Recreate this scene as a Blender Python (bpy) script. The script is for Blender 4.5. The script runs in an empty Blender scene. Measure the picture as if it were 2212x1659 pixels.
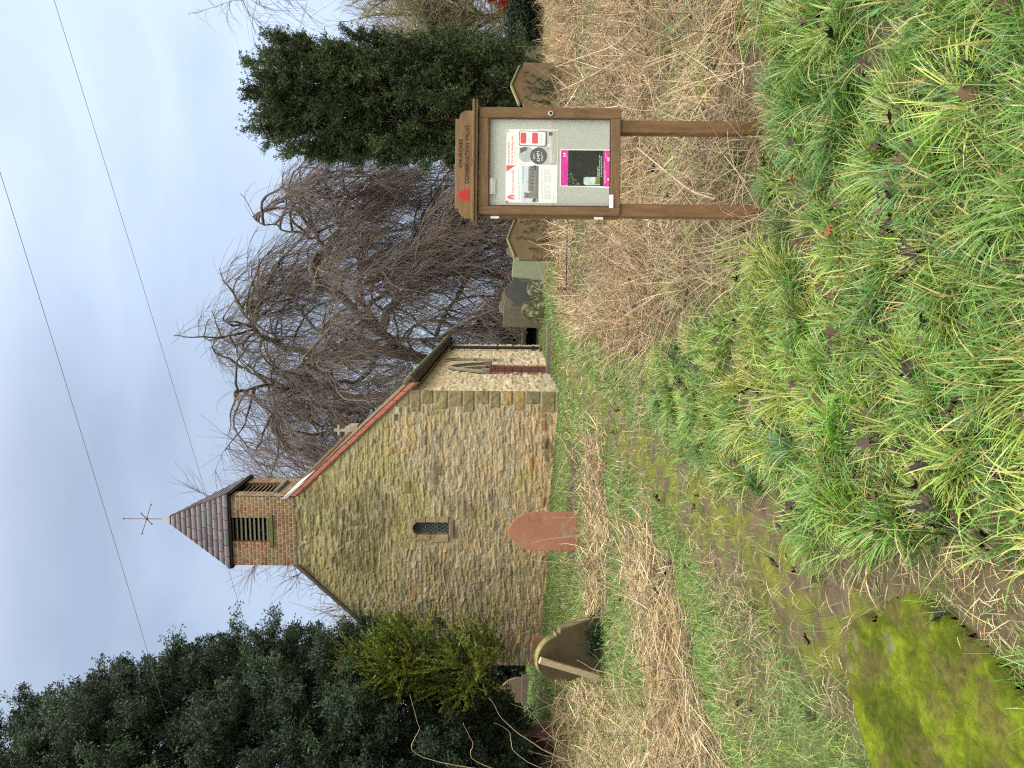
import bpy, bmesh, math, random
import numpy as np
from mathutils import Vector, Matrix
random.seed(7)
rng = np.random.default_rng(11)
scene = bpy.context.scene
COL = scene.collection

# ------------------------------------------------------------------ noise
def _h(ix, iy, iz, seed):
    h = (ix.astype(np.int64) * 374761393 + iy.astype(np.int64) * 668265263 + iz.astype(np.int64) * 2147483647 + seed * 1274126177) & 0xFFFFFFFF
    h = ((h ^ (h >> 13)) * 1274126177) & 0xFFFFFFFF
    h = ((h ^ (h >> 16)) * 2246822519) & 0xFFFFFFFF
    return ((h ^ (h >> 15)) & 0xFFFFFF) / float(0xFFFFFF)
def vn(x, y, z=None, seed=0):
    x = np.asarray(x, float); y = np.asarray(y, float)
    fx = np.floor(x); fy = np.floor(y)
    tx = x - fx; ty = y - fy
    tx = tx * tx * (3 - 2 * tx); ty = ty * ty * (3 - 2 * ty)
    if z is None:
        o = np.zeros_like(fx)
        a = _h(fx, fy, o, seed); b = _h(fx + 1, fy, o, seed); c = _h(fx, fy + 1, o, seed); d = _h(fx + 1, fy + 1, o, seed)
        return (a * (1 - tx) + b * tx) * (1 - ty) + (c * (1 - tx) + d * tx) * ty
    z = np.asarray(z, float); fz = np.floor(z); tz = z - fz; tz = tz * tz * (3 - 2 * tz)
    r = []
    for k in (0, 1):
        a = _h(fx, fy, fz + k, seed); b = _h(fx + 1, fy, fz + k, seed); c = _h(fx, fy + 1, fz + k, seed); d = _h(fx + 1, fy + 1, fz + k, seed)
        r.append((a * (1 - tx) + b * tx) * (1 - ty) + (c * (1 - tx) + d * tx) * ty)
    return r[0] * (1 - tz) + r[1] * tz
def fbm(x, y, o=4, seed=0, z=None):
    s = 0; a = .5; t = 0; f = 1.0
    for k in range(o):
        s = s + a * vn(np.asarray(x) * f + 17.3 * k, np.asarray(y) * f - 9.1 * k, None if z is None else np.asarray(z) * f, seed + k)
        t += a; a *= .5; f *= 2.03
    return s / t
def sst(a, b, x):
    t = np.clip((x - a) / (b - a), 0, 1)
    return t * t * (3 - 2 * t)

# ------------------------------------------------------------------ camera geometry
CAMZ, F, CX, CY, AL = 1.646, 1662.0, 1106.0, 829.5, .0100
RV = Vector((math.sin(AL), 0, -math.cos(AL)))
UV = Vector((math.cos(AL), 0, math.sin(AL)))
def pix(x, y, d):
    return Vector((0, 0, CAMZ)) + d * (RV * ((x - CX) / F) + UV * ((CY - y) / F) + Vector((0, 1, 0)))

def gz(x, y):
    """height of the ground"""
    x = np.asarray(x, float); y = np.asarray(y, float)
    b = .0468 * np.where(y < 15.5, y, 15.5 + (y - 15.5) * .06)
    b = np.where(y > 60, .0468 * (15.5 + 44.5 * .06), b)
    b = b + .045 * np.clip(-x - .2, 0, 9) * sst(9, 15.5, y) * (1 - sst(24, 60, y))
    n = .10 * (fbm(x * .45, y * .45, 3, 5) - .5) + .05 * (fbm(x * 1.7, y * 1.7, 2, 9) - .5)
    near = sst(1.5, 4, np.abs(x + 1.3 - .1 * y) + .6 * sst(4, 3, y)) 
    return b + n * np.exp(-((y - 7) / 14) ** 2)
def gz1(x, y): return float(gz(np.array([x]), np.array([y]))[0])
def gpix(x, y):
    """point of the ground seen at display pixel x, y"""
    d = 5.0
    for _ in range(40):
        p = pix(x, y, d)
        g = gz1(p.x, p.y)
        # height above ground -> adjust
        slope = (x - CX) / F
        nd = (CAMZ - g) / max(slope - (CY - y) / F * math.sin(AL), .008)
        d = .5 * d + .5 * min(nd, 80)
    p = pix(x, y, d); p.z = gz1(p.x, p.y)
    return p

# ------------------------------------------------------------------ mesh helpers
def link(o, parent=None):
    COL.objects.link(o)
    if parent is not None: o.parent = parent
    return o
def mesh_np(name, V, quads=None, tris=None, mat=None, parent=None, cols=None, smooth=False, origin=None):
    V = np.asarray(V, np.float32)
    if origin is not None: V = V - np.asarray(origin, np.float32)
    me = bpy.data.meshes.new(name)
    nq = 0 if quads is None else len(quads); nt = 0 if tris is None else len(tris)
    me.vertices.add(len(V)); me.vertices.foreach_set('co', V.ravel())
    me.loops.add(nq * 4 + nt * 3); me.polygons.add(nq + nt)
    idx = []; starts = []
    if nq: idx.append(np.asarray(quads, np.int32).ravel()); starts.append(np.arange(nq, dtype=np.int32) * 4)
    if nt: idx.append(np.asarray(tris, np.int32).ravel()); starts.append(nq * 4 + np.arange(nt, dtype=np.int32) * 3)
    me.loops.foreach_set('vertex_index', np.concatenate(idx))
    me.polygons.foreach_set('loop_start', np.concatenate(starts))
    if smooth: me.polygons.foreach_set('use_smooth', np.ones(nq + nt, bool))
    if cols is not None:
        ca = me.color_attributes.new('Col', 'FLOAT_COLOR', 'POINT')
        c4 = np.ones((len(V), 4), np.float32); c4[:, :3] = cols
        ca.data.foreach_set('color', c4.ravel())
    me.update(calc_edges=True)
    o = bpy.data.objects.new(name, me)
    if mat: me.materials.append(mat)
    if origin is not None and parent is None: o.location = Vector(origin)
    return link(o, parent)
def tag(o, label=None, cat=None, group=None, kind=None):
    if label: o['label'] = label
    if cat: o['category'] = cat
    if group: o['group'] = group
    if kind: o['kind'] = kind
    return o
def thing(name, label, cat, loc, group=None):
    o = bpy.data.objects.new(name, None); o.location = loc; o.empty_display_size = .2
    link(o); return tag(o, label, cat, group)

class MB:
    """collects shapes (world coordinates) that become one mesh"""
    def __init__(s): s.v = []; s.f = []
    def add(s, vs, fs):
        n = len(s.v); s.v += [tuple(v) for v in vs]; s.f += [tuple(i + n for i in f) for f in fs]; return s
    def box(s, x0, x1, y0, y1, z0, z1):
        return s.add([(x0, y0, z0), (x1, y0, z0), (x1, y1, z0), (x0, y1, z0), (x0, y0, z1), (x1, y0, z1), (x1, y1, z1), (x0, y1, z1)],
                     [(0, 3, 2, 1), (4, 5, 6, 7), (0, 1, 5, 4), (1, 2, 6, 5), (2, 3, 7, 6), (3, 0, 4, 7)])
    def obox(s, O, A, B, C):
        O, A, B, C = Vector(O), Vector(A), Vector(B), Vector(C)
        vs = [O, O + A, O + A + B, O + B, O + C, O + A + C, O + A + B + C, O + B + C]
        fs = [(0, 3, 2, 1), (4, 5, 6, 7), (0, 1, 5, 4), (1, 2, 6, 5), (2, 3, 7, 6), (3, 0, 4, 7)]
        if A.cross(B).dot(C) < 0: fs = [f[::-1] for f in fs]
        return s.add(vs, fs)
    def prism(s, pts, D):
        """pts: closed outline of 3D points (one plane); D: extrusion vector"""
        n = len(pts); D = Vector(D); pts = [Vector(p) for p in pts]
        nrm = Vector((0, 0, 0))
        for i in range(n): nrm += pts[i].cross(pts[(i + 1) % n])
        a = list(range(n)); b = list(range(n, 2 * n))
        fs = [tuple(a[::-1]), tuple(b)] + [(i, (i + 1) % n, n + (i + 1) % n, n + i) for i in range(n)]
        if nrm.dot(D) < 0: fs = [f[::-1] for f in fs]
        return s.add(pts + [p + D for p in pts], fs)
    def quad(s, *p): return s.add(p, [tuple(range(len(p)))])
    def cyl(s, P, Q, r, n=10, r2=None, cap=True):
        P, Q = Vector(P), Vector(Q); r2 = r if r2 is None else r2
        T = (Q - P).normalized(); A = T.orthogonal().normalized(); B = T.cross(A)
        vs = [P + (A * math.cos(2 * math.pi * k / n) + B * math.sin(2 * math.pi * k / n)) * r for k in range(n)]
        vs += [Q + (A * math.cos(2 * math.pi * k / n) + B * math.sin(2 * math.pi * k / n)) * r2 for k in range(n)]
        fs = [(k, (k + 1) % n, n + (k + 1) % n, n + k) for k in range(n)]
        if cap: fs += [tuple(range(n))[::-1], tuple(range(n, 2 * n))]
        return s.add(vs, fs)
    def sphere(s, c, r, n=8, m=6, sz=1):
        c = Vector(c); vs = [c + Vector((0, 0, r * sz))]
        for i in range(1, m):
            t = math.pi * i / m
            for k in range(n): vs.append(c + Vector((r * math.sin(t) * math.cos(2 * math.pi * k / n), r * math.sin(t) * math.sin(2 * math.pi * k / n), r * sz * math.cos(t))))
        vs.append(c - Vector((0, 0, r * sz))); L = len(vs) - 1; fs = []
        for k in range(n):
            fs.append((0, 1 + k, 1 + (k + 1) % n)); fs.append((L, L - n + (k + 1) % n, L - n + k))
        for i in range(m - 2):
            for k in range(n): fs.append((1 + i * n + k, 1 + (i + 1) * n + k, 1 + (i + 1) * n + (k + 1) % n, 1 + i * n + (k + 1) % n))
        return s.add(vs, fs)
    def build(s, name, mat, parent=None, bevel=0, smooth=False, origin=None, seg=2):
        if origin is None: origin = parent_origin(parent)
        me = bpy.data.meshes.new(name)
        me.from_pydata([(v[0] - origin[0], v[1] - origin[1], v[2] - origin[2]) for v in s.v], [], s.f)
        me.materials.append(mat)
        if smooth: me.polygons.foreach_set('use_smooth', [True] * len(me.polygons))
        o = bpy.data.objects.new(name, me)
        if parent is None: o.location = origin
        link(o, parent)
        if bevel:
            b = o.modifiers.new('bevel', 'BEVEL'); b.width = bevel; b.segments = seg; b.limit_method = 'ANGLE'; b.angle_limit = math.radians(40)
        return o
def parent_origin(p):
    o = Vector((0, 0, 0))
    while p is not None: o += p.location; p = p.parent
    return o

def tubes(P, R, sides=3):
    """P (N,M,3), R (N,M) -> verts, quads"""
    P = np.asarray(P, float); R = np.asarray(R, float)
    N, M_, _ = P.shape
    T = np.gradient(P, axis=1); T /= np.linalg.norm(T, axis=2, keepdims=True) + 1e-9
    ref = np.array([.62, .35, .12])[None, None]
    A = np.cross(T, ref); A /= np.linalg.norm(A, axis=2, keepdims=True) + 1e-9
    B = np.cross(T, A)
    ang = 2 * np.pi * np.arange(sides) / sides
    V = P[:, :, None] + R[:, :, None, None] * (A[:, :, None] * np.cos(ang)[None, None, :, None] + B[:, :, None] * np.sin(ang)[None, None, :, None])
    base = (np.arange(N)[:, None, None] * M_ + np.arange(M_ - 1)[None, :, None]) * sides
    k = np.arange(sides)[None, None]; k2 = (k + 1) % sides
    Q = np.stack([base + k, base + k2, base + sides + k2, base + sides + k], -1).reshape(-1, 4)
    return V.reshape(-1, 3), Q
def merge(parts):
    vs = []; qs = []; n = 0
    for V, Q in parts: vs.append(V); qs.append(Q + n); n += len(V)
    return np.concatenate(vs), np.concatenate(qs)
def droop(S, D, L, M_, grav, wig, r):
    """grow polylines from S along D with a pull downwards"""
    N = len(S); P = np.zeros((N, M_, 3)); P[:, 0] = S
    D = D / (np.linalg.norm(D, axis=1, keepdims=True) + 1e-9)
    for k in range(1, M_):
        D = D + r.normal(0, wig, (N, 3)); D[:, 2] -= grav
        D /= np.linalg.norm(D, axis=1, keepdims=True) + 1e-9
        P[:, k] = P[:, k - 1] + D * (L / (M_ - 1))[:, None]
    return P
def unit(a): return a / (np.linalg.norm(a, axis=-1, keepdims=True) + 1e-9)
def leaf_quads(C, D, L, W, r):
    """diamond leaves: centres C, axis D"""
    D = unit(D); S = unit(np.cross(D, unit(r.normal(size=D.shape))))
    U = np.cross(D, S)
    L = L[:, None]; W = W[:, None]
    V = np.stack([C - D * L * .5, C + S * W * .5 + U * W * .15, C + D * L * .5, C - S * W * .5 + U * W * .15], 1).reshape(-1, 3)
    return V, np.arange(len(V)).reshape(-1, 4)

# ------------------------------------------------------------------ materials
def nodes(m):
    m.use_nodes = True; nt = m.node_tree; nt.nodes.clear(); return nt, nt.nodes, nt.links
def mat(name, col=(.5, .5, .5), rough=.8, var=.25, scale=6, bump=.15, bscale=45, attr=False, spec=.3, metal=0, moss=None, moss_amt=.5, stretch=None, transl=0, stain=None, stain_scale=3, stain_amt=.5, bdist=.01):
    m = bpy.data.materials.new(name); nt, N, Lk = nodes(m)
    out = N.new('ShaderNodeOutputMaterial'); b = N.new('ShaderNodeBsdfPrincipled')
    tc = N.new('ShaderNodeTexCoord'); mp = N.new('ShaderNodeMapping'); Lk.new(tc.outputs['Object'], mp.inputs[0])
    if stretch: mp.inputs['Scale'].default_value = stretch
    n1 = N.new('ShaderNodeTexNoise'); n1.inputs['Scale'].default_value = scale; n1.inputs['Detail'].default_value = 8; n1.inputs['Roughness'].default_value = .65
    Lk.new(mp.outputs[0], n1.inputs['Vector'])
    mr = N.new('ShaderNodeMapRange'); mr.inputs[1].default_value = .25; mr.inputs[2].default_value = .75
    mr.inputs[3].default_value = 1 - var; mr.inputs[4].default_value = 1 + var; Lk.new(n1.outputs['Fac'], mr.inputs[0])
    if attr:
        src = N.new('ShaderNodeAttribute'); src.attribute_name = 'Col'; so = src.outputs['Color']
    else:
        src = N.new('ShaderNodeRGB'); src.outputs[0].default_value = (*col, 1); so = src.outputs[0]
    mu = N.new('ShaderNodeVectorMath'); mu.operation = 'MULTIPLY'; Lk.new(so, mu.inputs[0]); Lk.new(mr.outputs[0], mu.inputs[1])
    c = mu.outputs[0]
    def overlay(c, color, mask):
        mx = N.new('ShaderNodeMix'); mx.data_type = 'RGBA'; Lk.new(mask, mx.inputs[0]); Lk.new(c, mx.inputs[6]); mx.inputs[7].default_value = (*color, 1); return mx.outputs[2]
    def mask(sc, lo, hi, off):
        v = N.new('ShaderNodeVectorMath'); v.operation = 'ADD'; v.inputs[1].default_value = (off, off * .7, -off); Lk.new(tc.outputs['Object'], v.inputs[0])
        n = N.new('ShaderNodeTexNoise'); n.inputs['Scale'].default_value = sc; n.inputs['Detail'].default_value = 9; n.inputs['Roughness'].default_value = .7; Lk.new(v.outputs[0], n.inputs['Vector'])
        r = N.new('ShaderNodeMapRange'); r.interpolation_type = 'SMOOTHSTEP'; r.inputs[1].default_value = lo; r.inputs[2].default_value = hi; Lk.new(n.outputs['Fac'], r.inputs[0]); return r.outputs[0]
    if stain:
        for i, st in enumerate(stain if isinstance(stain[0], tuple) else [stain]):
            c = overlay(c, st, mask(stain_scale * (1 + .6 * i), .62 - .25 * stain_amt, .72 - .1 * stain_amt, 3.1 + 5 * i))
    if moss:
        ge = N.new('ShaderNodeNewGeometry'); sp = N.new('ShaderNodeSeparateXYZ'); Lk.new(ge.outputs['Normal'], sp.inputs[0])
        mk = mask(9, .35, .62, 7.7)
        ad = N.new('ShaderNodeMath'); ad.operation = 'MULTIPLY_ADD'; Lk.new(sp.outputs['Z'], ad.inputs[0]); ad.inputs[1].default_value = 1.1; ad.inputs[2].default_value = moss_amt - .25
        m2 = N.new('ShaderNodeMath'); m2.operation = 'MULTIPLY'; m2.use_clamp = True; Lk.new(mk, m2.inputs[0]); Lk.new(ad.outputs[0], m2.inputs[1])
        c = overlay(c, moss, m2.outputs[0])
    Lk.new(c, b.inputs['Base Color'])
    b.inputs['Roughness'].default_value = rough; b.inputs['Metallic'].default_value = metal; b.inputs['Specular IOR Level'].default_value = spec
    if bump:
        n2 = N.new('ShaderNodeTexNoise'); n2.inputs['Scale'].default_value = bscale; n2.inputs['Detail'].default_value = 6; Lk.new(mp.outputs[0], n2.inputs['Vector'])
        bp = N.new('ShaderNodeBump'); bp.inputs['Strength'].default_value = bump; bp.inputs['Distance'].default_value = bdist; Lk.new(n2.outputs['Fac'], bp.inputs['Height']); Lk.new(bp.outputs[0], b.inputs['Normal'])
    sh = b.outputs[0]
    if transl:
        t = N.new('ShaderNodeBsdfTranslucent'); Lk.new(c, t.inputs[0]); ms = N.new('ShaderNodeMixShader'); ms.inputs[0].default_value = transl
        Lk.new(sh, ms.inputs[1]); Lk.new(t.outputs[0], ms.inputs[2]); sh = ms.outputs[0]
    Lk.new(sh, out.inputs[0]); return m
def glass_mat(name, col=(.98, .985, .98), alpha=.08):
    m = bpy.data.materials.new(name); nt, N, Lk = nodes(m)
    out = N.new('ShaderNodeOutputMaterial'); g = N.new('ShaderNodeBsdfGlossy'); g.inputs['Roughness'].default_value = .02
    t = N.new('ShaderNodeBsdfTransparent'); t.inputs[0].default_value = (*col, 1); fr = N.new('ShaderNodeValue'); fr.outputs[0].default_value = .025
    mx = N.new('ShaderNodeMixShader'); Lk.new(fr.outputs[0], mx.inputs[0]); Lk.new(t.outputs[0], mx.inputs[1]); Lk.new(g.outputs[0], mx.inputs[2]); Lk.new(mx.outputs[0], out.inputs[0]); return m

# ------------------------------------------------------------------ camera, sky, sun
cam = bpy.data.cameras.new('camera'); camo = bpy.data.objects.new('camera', cam); COL.objects.link(camo)
back = RV.cross(UV)
camo.matrix_world = Matrix(((RV.x, UV.x, back.x, 0), (RV.y, UV.y, back.y, 0), (RV.z, UV.z, back.z, CAMZ), (0, 0, 0, 1)))
cam.sensor_width = 36; cam.lens = 36 * F / 2212; cam.clip_start = .05; cam.clip_end = 3000
scene.camera = camo
SUN_EL, SUN_AZ = math.radians(46), math.radians(68)     # azimuth from +Y towards +X
sd = Vector((math.sin(SUN_AZ) * math.cos(SUN_EL), math.cos(SUN_AZ) * math.cos(SUN_EL), math.sin(SUN_EL)))
sun = bpy.data.lights.new('sun', 'SUN'); sun.energy = 1.5; sun.angle = math.radians(24); sun.color = (1, .91, .78)
suno = bpy.data.objects.new('sun', sun); COL.objects.link(suno); suno.rotation_euler = (-sd).to_track_quat('-Z', 'Y').to_euler()
W = bpy.data.worlds.new('World'); scene.world = W; W.use_nodes = True
nt = W.node_tree; N = nt.nodes; Lk = nt.links; N.clear()
wo = N.new('ShaderNodeOutputWorld'); bg = N.new('ShaderNodeBackground'); bg.inputs[1].default_value = .1
sky = N.new('ShaderNodeTexSky'); sky.sky_type = 'NISHITA'; sky.sun_disc = False; sky.sun_elevation = SUN_EL; sky.sun_rotation = SUN_AZ
tc = N.new('ShaderNodeTexCoord'); mp = N.new('ShaderNodeMapping'); mp.inputs['Scale'].default_value = (1.0, 1.0, 2.3)
Lk.new(tc.outputs['Generated'], mp.inputs[0])
n1 = N.new('ShaderNodeTexNoise'); n1.inputs['Scale'].default_value = 1.9; n1.inputs['Detail'].default_value = 7; n1.inputs['Roughness'].default_value = .5; n1.inputs['Distortion'].default_value = .4
Lk.new(mp.outputs[0], n1.inputs['Vector'])
cr = N.new('ShaderNodeValToRGB'); e = cr.color_ramp.elements
e[0].position = .40; e[0].color = (2.25, 2.80, 3.75, 1); e[1].position = .62; e[1].color = (2.98, 3.62, 4.65, 1)
Lk.new(n1.outputs['Fac'], cr.inputs[0])
mx = N.new('ShaderNodeMix'); mx.data_type = 'RGBA'; mx.inputs[0].default_value = .94
Lk.new(sky.outputs[0], mx.inputs[6]); Lk.new(cr.outputs[0], mx.inputs[7])
def vdot(v):
    d = N.new('ShaderNodeVectorMath'); d.operation = 'DOT_PRODUCT'; d.inputs[1].default_value = Vector(v).normalized(); Lk.new(tc.outputs['Generated'], d.inputs[0]); return d.outputs['Value']
def ramp(s, a, b, lo, hi):
    r = N.new('ShaderNodeMapRange'); r.interpolation_type = 'SMOOTHSTEP'
    for i, q in enumerate((a, b, lo, hi)): r.inputs[i + 1].default_value = q
    Lk.new(s, r.inputs[0]); return r.outputs[0]
def mth(op, a, b):
    q = N.new('ShaderNodeMath'); q.operation = op
    for i, s in enumerate((a, b)):
        if isinstance(s, (int, float)): q.inputs[i].default_value = s
        else: Lk.new(s, q.inputs[i])
    return q.outputs[0]
zen = ramp(vdot((0, 0, 1)), .50, .95, 1.0, 5.0)          # sky above the frame brightened beyond a natural overcast to light the scene
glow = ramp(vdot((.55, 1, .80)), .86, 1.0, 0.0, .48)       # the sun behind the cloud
nf = ramp(vdot((0, 0, 1)), .45, .85, 0.0, .85)              # unseen sky overhead warmed against a blue cast; bluer towards the horizon
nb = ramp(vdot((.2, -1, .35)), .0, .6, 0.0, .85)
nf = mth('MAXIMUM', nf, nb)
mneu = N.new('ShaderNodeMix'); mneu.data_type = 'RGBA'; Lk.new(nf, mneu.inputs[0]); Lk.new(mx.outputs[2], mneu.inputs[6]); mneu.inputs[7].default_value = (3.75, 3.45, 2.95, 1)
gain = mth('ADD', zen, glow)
gb = ramp(vdot((.2, -1, .35)), .0, .8, 1.0, 2.6)            # unseen sky behind the camera brightened to lift ground and walls
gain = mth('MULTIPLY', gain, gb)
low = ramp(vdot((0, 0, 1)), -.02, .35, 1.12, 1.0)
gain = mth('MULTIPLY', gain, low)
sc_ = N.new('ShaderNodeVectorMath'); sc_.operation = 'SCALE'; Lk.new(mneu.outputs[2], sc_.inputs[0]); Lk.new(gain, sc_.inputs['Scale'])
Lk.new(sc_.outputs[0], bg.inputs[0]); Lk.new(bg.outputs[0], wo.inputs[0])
vs = scene.view_settings; vs.view_transform = 'Standard'; vs.look = 'None'; vs.gamma = 1; vs.exposure = .95; vs.use_curve_mapping = False
scene.cycles.use_denoising = False; scene.cycles.filter_width = 1.2; scene.cycles.max_bounces = 6; scene.cycles.transparent_max_bounces = 12
# ------------------------------------------------------------------ ground zones (display pixels -> used once, on the ground)
def inpoly(x, y, poly):
    r = np.zeros(x.shape, bool); n = len(poly)
    for i in range(n):
        x1, y1 = poly[i]; x2, y2 = poly[(i + 1) % n]
        if y1 == y2: continue
        c = ((y1 > y) != (y2 > y)) & (x < (x2 - x1) * (y - y1) / (y2 - y1) + x1)
        r ^= c
    return r
GREEN_FG = [(1640, -900), (1640, 0), (1668, 300), (1684, 450), (1600, 600), (1510, 690), (1440, 760), (1400, 830), (1480, 950), (1600, 1070), (1720, 1180), (1850, 1225), (1960, 1200), (2080, 1180), (2212, 1180), (3200, 1200), (3200, -900)]
STRAW_R = [(1168, -900), (1180, 100), (1195, 300), (1215, 480), (1205, 560), (1228, 680), (1290, 735), (1400, 790), (1440, 760), (1510, 690), (1600, 600), (1684, 450), (1668, 300), (1640, 0), (1640, -900)]
GSTRIP_R = [(1245, -900), (1250, 300), (1240, 620), (1290, 640), (1300, 400), (1290, -900)]
STRAW_L1 = [(1262, 930), (1296, 930), (1325, 1100), (1318, 1330), (1272, 1330)]
STRAW_L2 = [(1350, 1130), (1400, 1130), (1450, 1250), (1490, 1330), (1500, 1450), (1590, 1620), (1600, 2400), (1400, 2400), (1390, 1650), (1400, 1450), (1375, 1300)]
STRAW_L3 = [(1215, 1490), (1330, 1490), (1395, 1520), (1400, 2400), (1195, 2400)]
SOIL = [(1226, 945), (1250, 945), (1262, 1195), (1232, 1200)]
THATCH = [(1760, 1235), (1850, 1215), (1960, 1190), (2080, 1170), (2600, 1100), (2800, 1500), (2110, 1420), (2080, 1310), (1860, 1330)]
STRIP = [(1180, 700), (1222, 830), (1226, 1000), (1215, 1200), (1212, 1480), (1160, 1480), (1160, 700)]
path_px = [(2300, 1720), (2000, 1530), (1850, 1390), (1740, 1285), (1610, 1180), (1490, 1085), (1400, 995), (1330, 925), (1275, 860), (1232, 808), (1203, 765), (1190, 740)]
PATH = np.array([[gpix(*p).x, gpix(*p).y] for p in path_px])
def path_dist(x, y):
    d = np.full(x.shape, 1e9)
    for a, b in zip(PATH[:-1], PATH[1:]):
        ab = b - a; t = np.clip(((x - a[0]) * ab[0] + (y - a[1]) * ab[1]) / (ab @ ab), 0, 1)
        d = np.minimum(d, np.hypot(x - a[0] - t * ab[0], y - a[1] - t * ab[1]))
    return d
def zones(x, y):
    """tan (0 green .. 1 straw), height of the growth, density, path (0..1), soil"""
    ys = np.maximum(y, .4)
    jx = 1 + .16 * (fbm(x * 1.1, y * 1.1, 3, 21) - .5) + .16 * (fbm(x * 4, y * 4, 3, 22) - .5)
    px = CX + F * (CAMZ - gz(x, y)) / ys
    px = CX + (px - CX) * jx
    py = CY - F * (x + .35 * (fbm(x * 1.3 + 9, y * 1.3, 3, 23) - .5) + .30 * (fbm(x * 4.5 + 3, y * 4.5, 3, 25) - .5)) / ys
    n = fbm(x * 1.6, y * 1.6, 4, 31); n2 = fbm(x * 5, y * 5, 3, 32)
    tan = .12 + .75 * sst(.55, .70, n) * .7
    hgt = .085 + .06 * n2; den = np.full(x.shape, 1.0)
    z = inpoly(px, py, GREEN_FG); tan = np.where(z, .05 + .5 * sst(.58, .72, n2), tan); hgt = np.where(z, .16 + .13 * n, hgt); den = np.where(z, sst(.36, .53, n2 * .75 + .25 * fbm(x * 1.2, y * 1.2, 2, 36)) * .93 + .07, den)
    z = inpoly(px, py, STRAW_R); tan = np.where(z, .95, tan); hgt = np.where(z, .42, hgt)
    near = z & (y < 7) & (n2 * .5 + .5 * fbm(x * 2.3, y * 2.3, 3, 34) > .585); tan = np.where(near, .30, tan); hgt = np.where(near, .17, hgt); den = np.where(near, .7, den)
    z = inpoly(px, py, GSTRIP_R); tan = np.where(z, .5, tan); hgt = np.where(z, .16, hgt)
    for P_, t_ in ((STRAW_L1, .9), (STRAW_L2, .93), (STRAW_L3, .8)):
        z = inpoly(px, py, P_); tan = np.where(z, t_, tan); hgt = np.where(z, .3, hgt)
    z = inpoly(px, py, THATCH); tan = np.where(z, .85, tan); hgt = np.where(z, .10, hgt); den = np.where(z, .8, den)
    z = inpoly(px, py, STRIP) & (y > 11); tan = np.where(z, .06, tan); hgt = np.where(z, .05, hgt)
    soil = (inpoly(px, py, SOIL) & (y > 8)).astype(float)
    pd = path_dist(x, y) + .30 * (fbm(x * 2.6, y * 2.6, 3, 41) - .5)
    w = np.where(y < 3.3, .28, .26)
    path = 1 - sst(w - .10, w + .16, pd)
    den = den * (1 - .78 * path) * (1 - .85 * soil)
    return tan, hgt, den, path, soil
# ground sheet
gx = np.unique(np.concatenate([np.arange(-9, 9.01, .06), np.array([-700, -400, -200, -120, -80, -55, -40, -30, -24, -19, -16, -13, -11, -10]), -np.array([-700, -400, -200, -120, -80, -55, -40, -30, -24, -19, -16, -13, -11, -10])]).round(4))
gy = np.unique(np.concatenate([np.arange(1.2, 20.01, .06), np.arange(20.3, 32, .3), np.array([-600, -200, -60, -20, -8, -4, -2, -1, 0, .6, 34, 38, 43, 50, 60, 80, 120, 200, 400, 800, 1500])]).round(4))
GX, GY = np.meshgrid(gx, gy, indexing='ij')
x_, y_ = GX.ravel(), GY.ravel()
tan, hgt, den, path, soil = zones(x_, y_)
g = gz(x_, y_)
n3 = fbm(x_ * 7, y_ * 4, 5, 51); n4 = fbm(x_ * 11, y_ * 11, 3, 52)
c_green = np.array([.075, .095, .03]); c_tan = np.array([.070, .050, .032]); c_soil = np.array([.050, .037, .026]); c_mud = np.array([.080, .058, .038]); c_moss = np.array([.085, .092, .011])
c = c_green[None] * (1 - tan)[:, None] + c_tan[None] * tan[:, None]
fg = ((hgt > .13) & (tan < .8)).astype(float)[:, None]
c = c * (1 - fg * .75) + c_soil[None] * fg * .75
mossm = (sst(.47, .60, n3) * (.35 + .65 * sst(.3, .6, n4)))[:, None]
pc = c_mud[None] * (.7 + .6 * n4)[:, None] * (1 - mossm) + c_moss[None] * (.6 + .8 * n4)[:, None] * mossm
c = c * (1 - path)[:, None] + pc * path[:, None]
c = c * (1 - soil)[:, None] + c_soil[None] * soil[:, None]
c *= (.75 + .5 * n4)[:, None]
g = g - .035 * path + .022 * (n4 - .5) * (y_ < 20)
V = np.stack([x_, y_, g], 1)
nx, ny = len(gx), len(gy)
I = (np.arange(nx - 1)[:, None] * ny + np.arange(ny - 1)[None]).ravel()
Q = np.stack([I, I + ny, I + ny + 1, I + 1], 1)
m_ground = mat('earth', attr=True, rough=.95, var=.3, scale=14, bump=.6, bscale=60, spec=.15, bdist=.02)
tag(mesh_np('ground', V, Q, mat=m_ground, cols=c, smooth=True), kind='structure')
# mossy trodden path: a thin sheet that follows the ground from the slab to the door
m_path = mat('mossy mud', attr=True, rough=.9, var=.35, scale=16, bump=.7, bscale=70, spec=.2, bdist=.02)
seg = []
for a, b in zip(PATH[1:-1], PATH[2:]):
    k = max(2, int(np.hypot(*(b - a)) / .07)); seg += [a + (b - a) * t for t in np.linspace(0, 1, k, endpoint=False)]
seg = np.array(seg); seg = np.stack([np.convolve(np.pad(seg[:, i], 8, mode='edge'), np.ones(17) / 17, 'valid') for i in (0, 1)], 1)
T = np.gradient(seg, axis=0); T /= np.linalg.norm(T, axis=1, keepdims=True); Nn = np.stack([-T[:, 1], T[:, 0]], 1)
K = 13; s_ = np.linspace(-1, 1, K)
wv = .23 + .16 * (fbm(np.arange(len(seg)) * .06, np.zeros(len(seg)), 4, 61) - .3)
PX = seg[:, None] + Nn[:, None] * (s_[None, :, None] * wv[:, None, None])
x_, y_ = PX[..., 0].ravel(), PX[..., 1].ravel()
pt, ph, pdn, pp, ps = zones(x_, y_)
n3 = fbm(x_ * 7, y_ * 4, 5, 51); n4 = fbm(x_ * 11, y_ * 11, 3, 52)
edge = np.abs(np.tile(s_, len(seg)))
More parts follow.
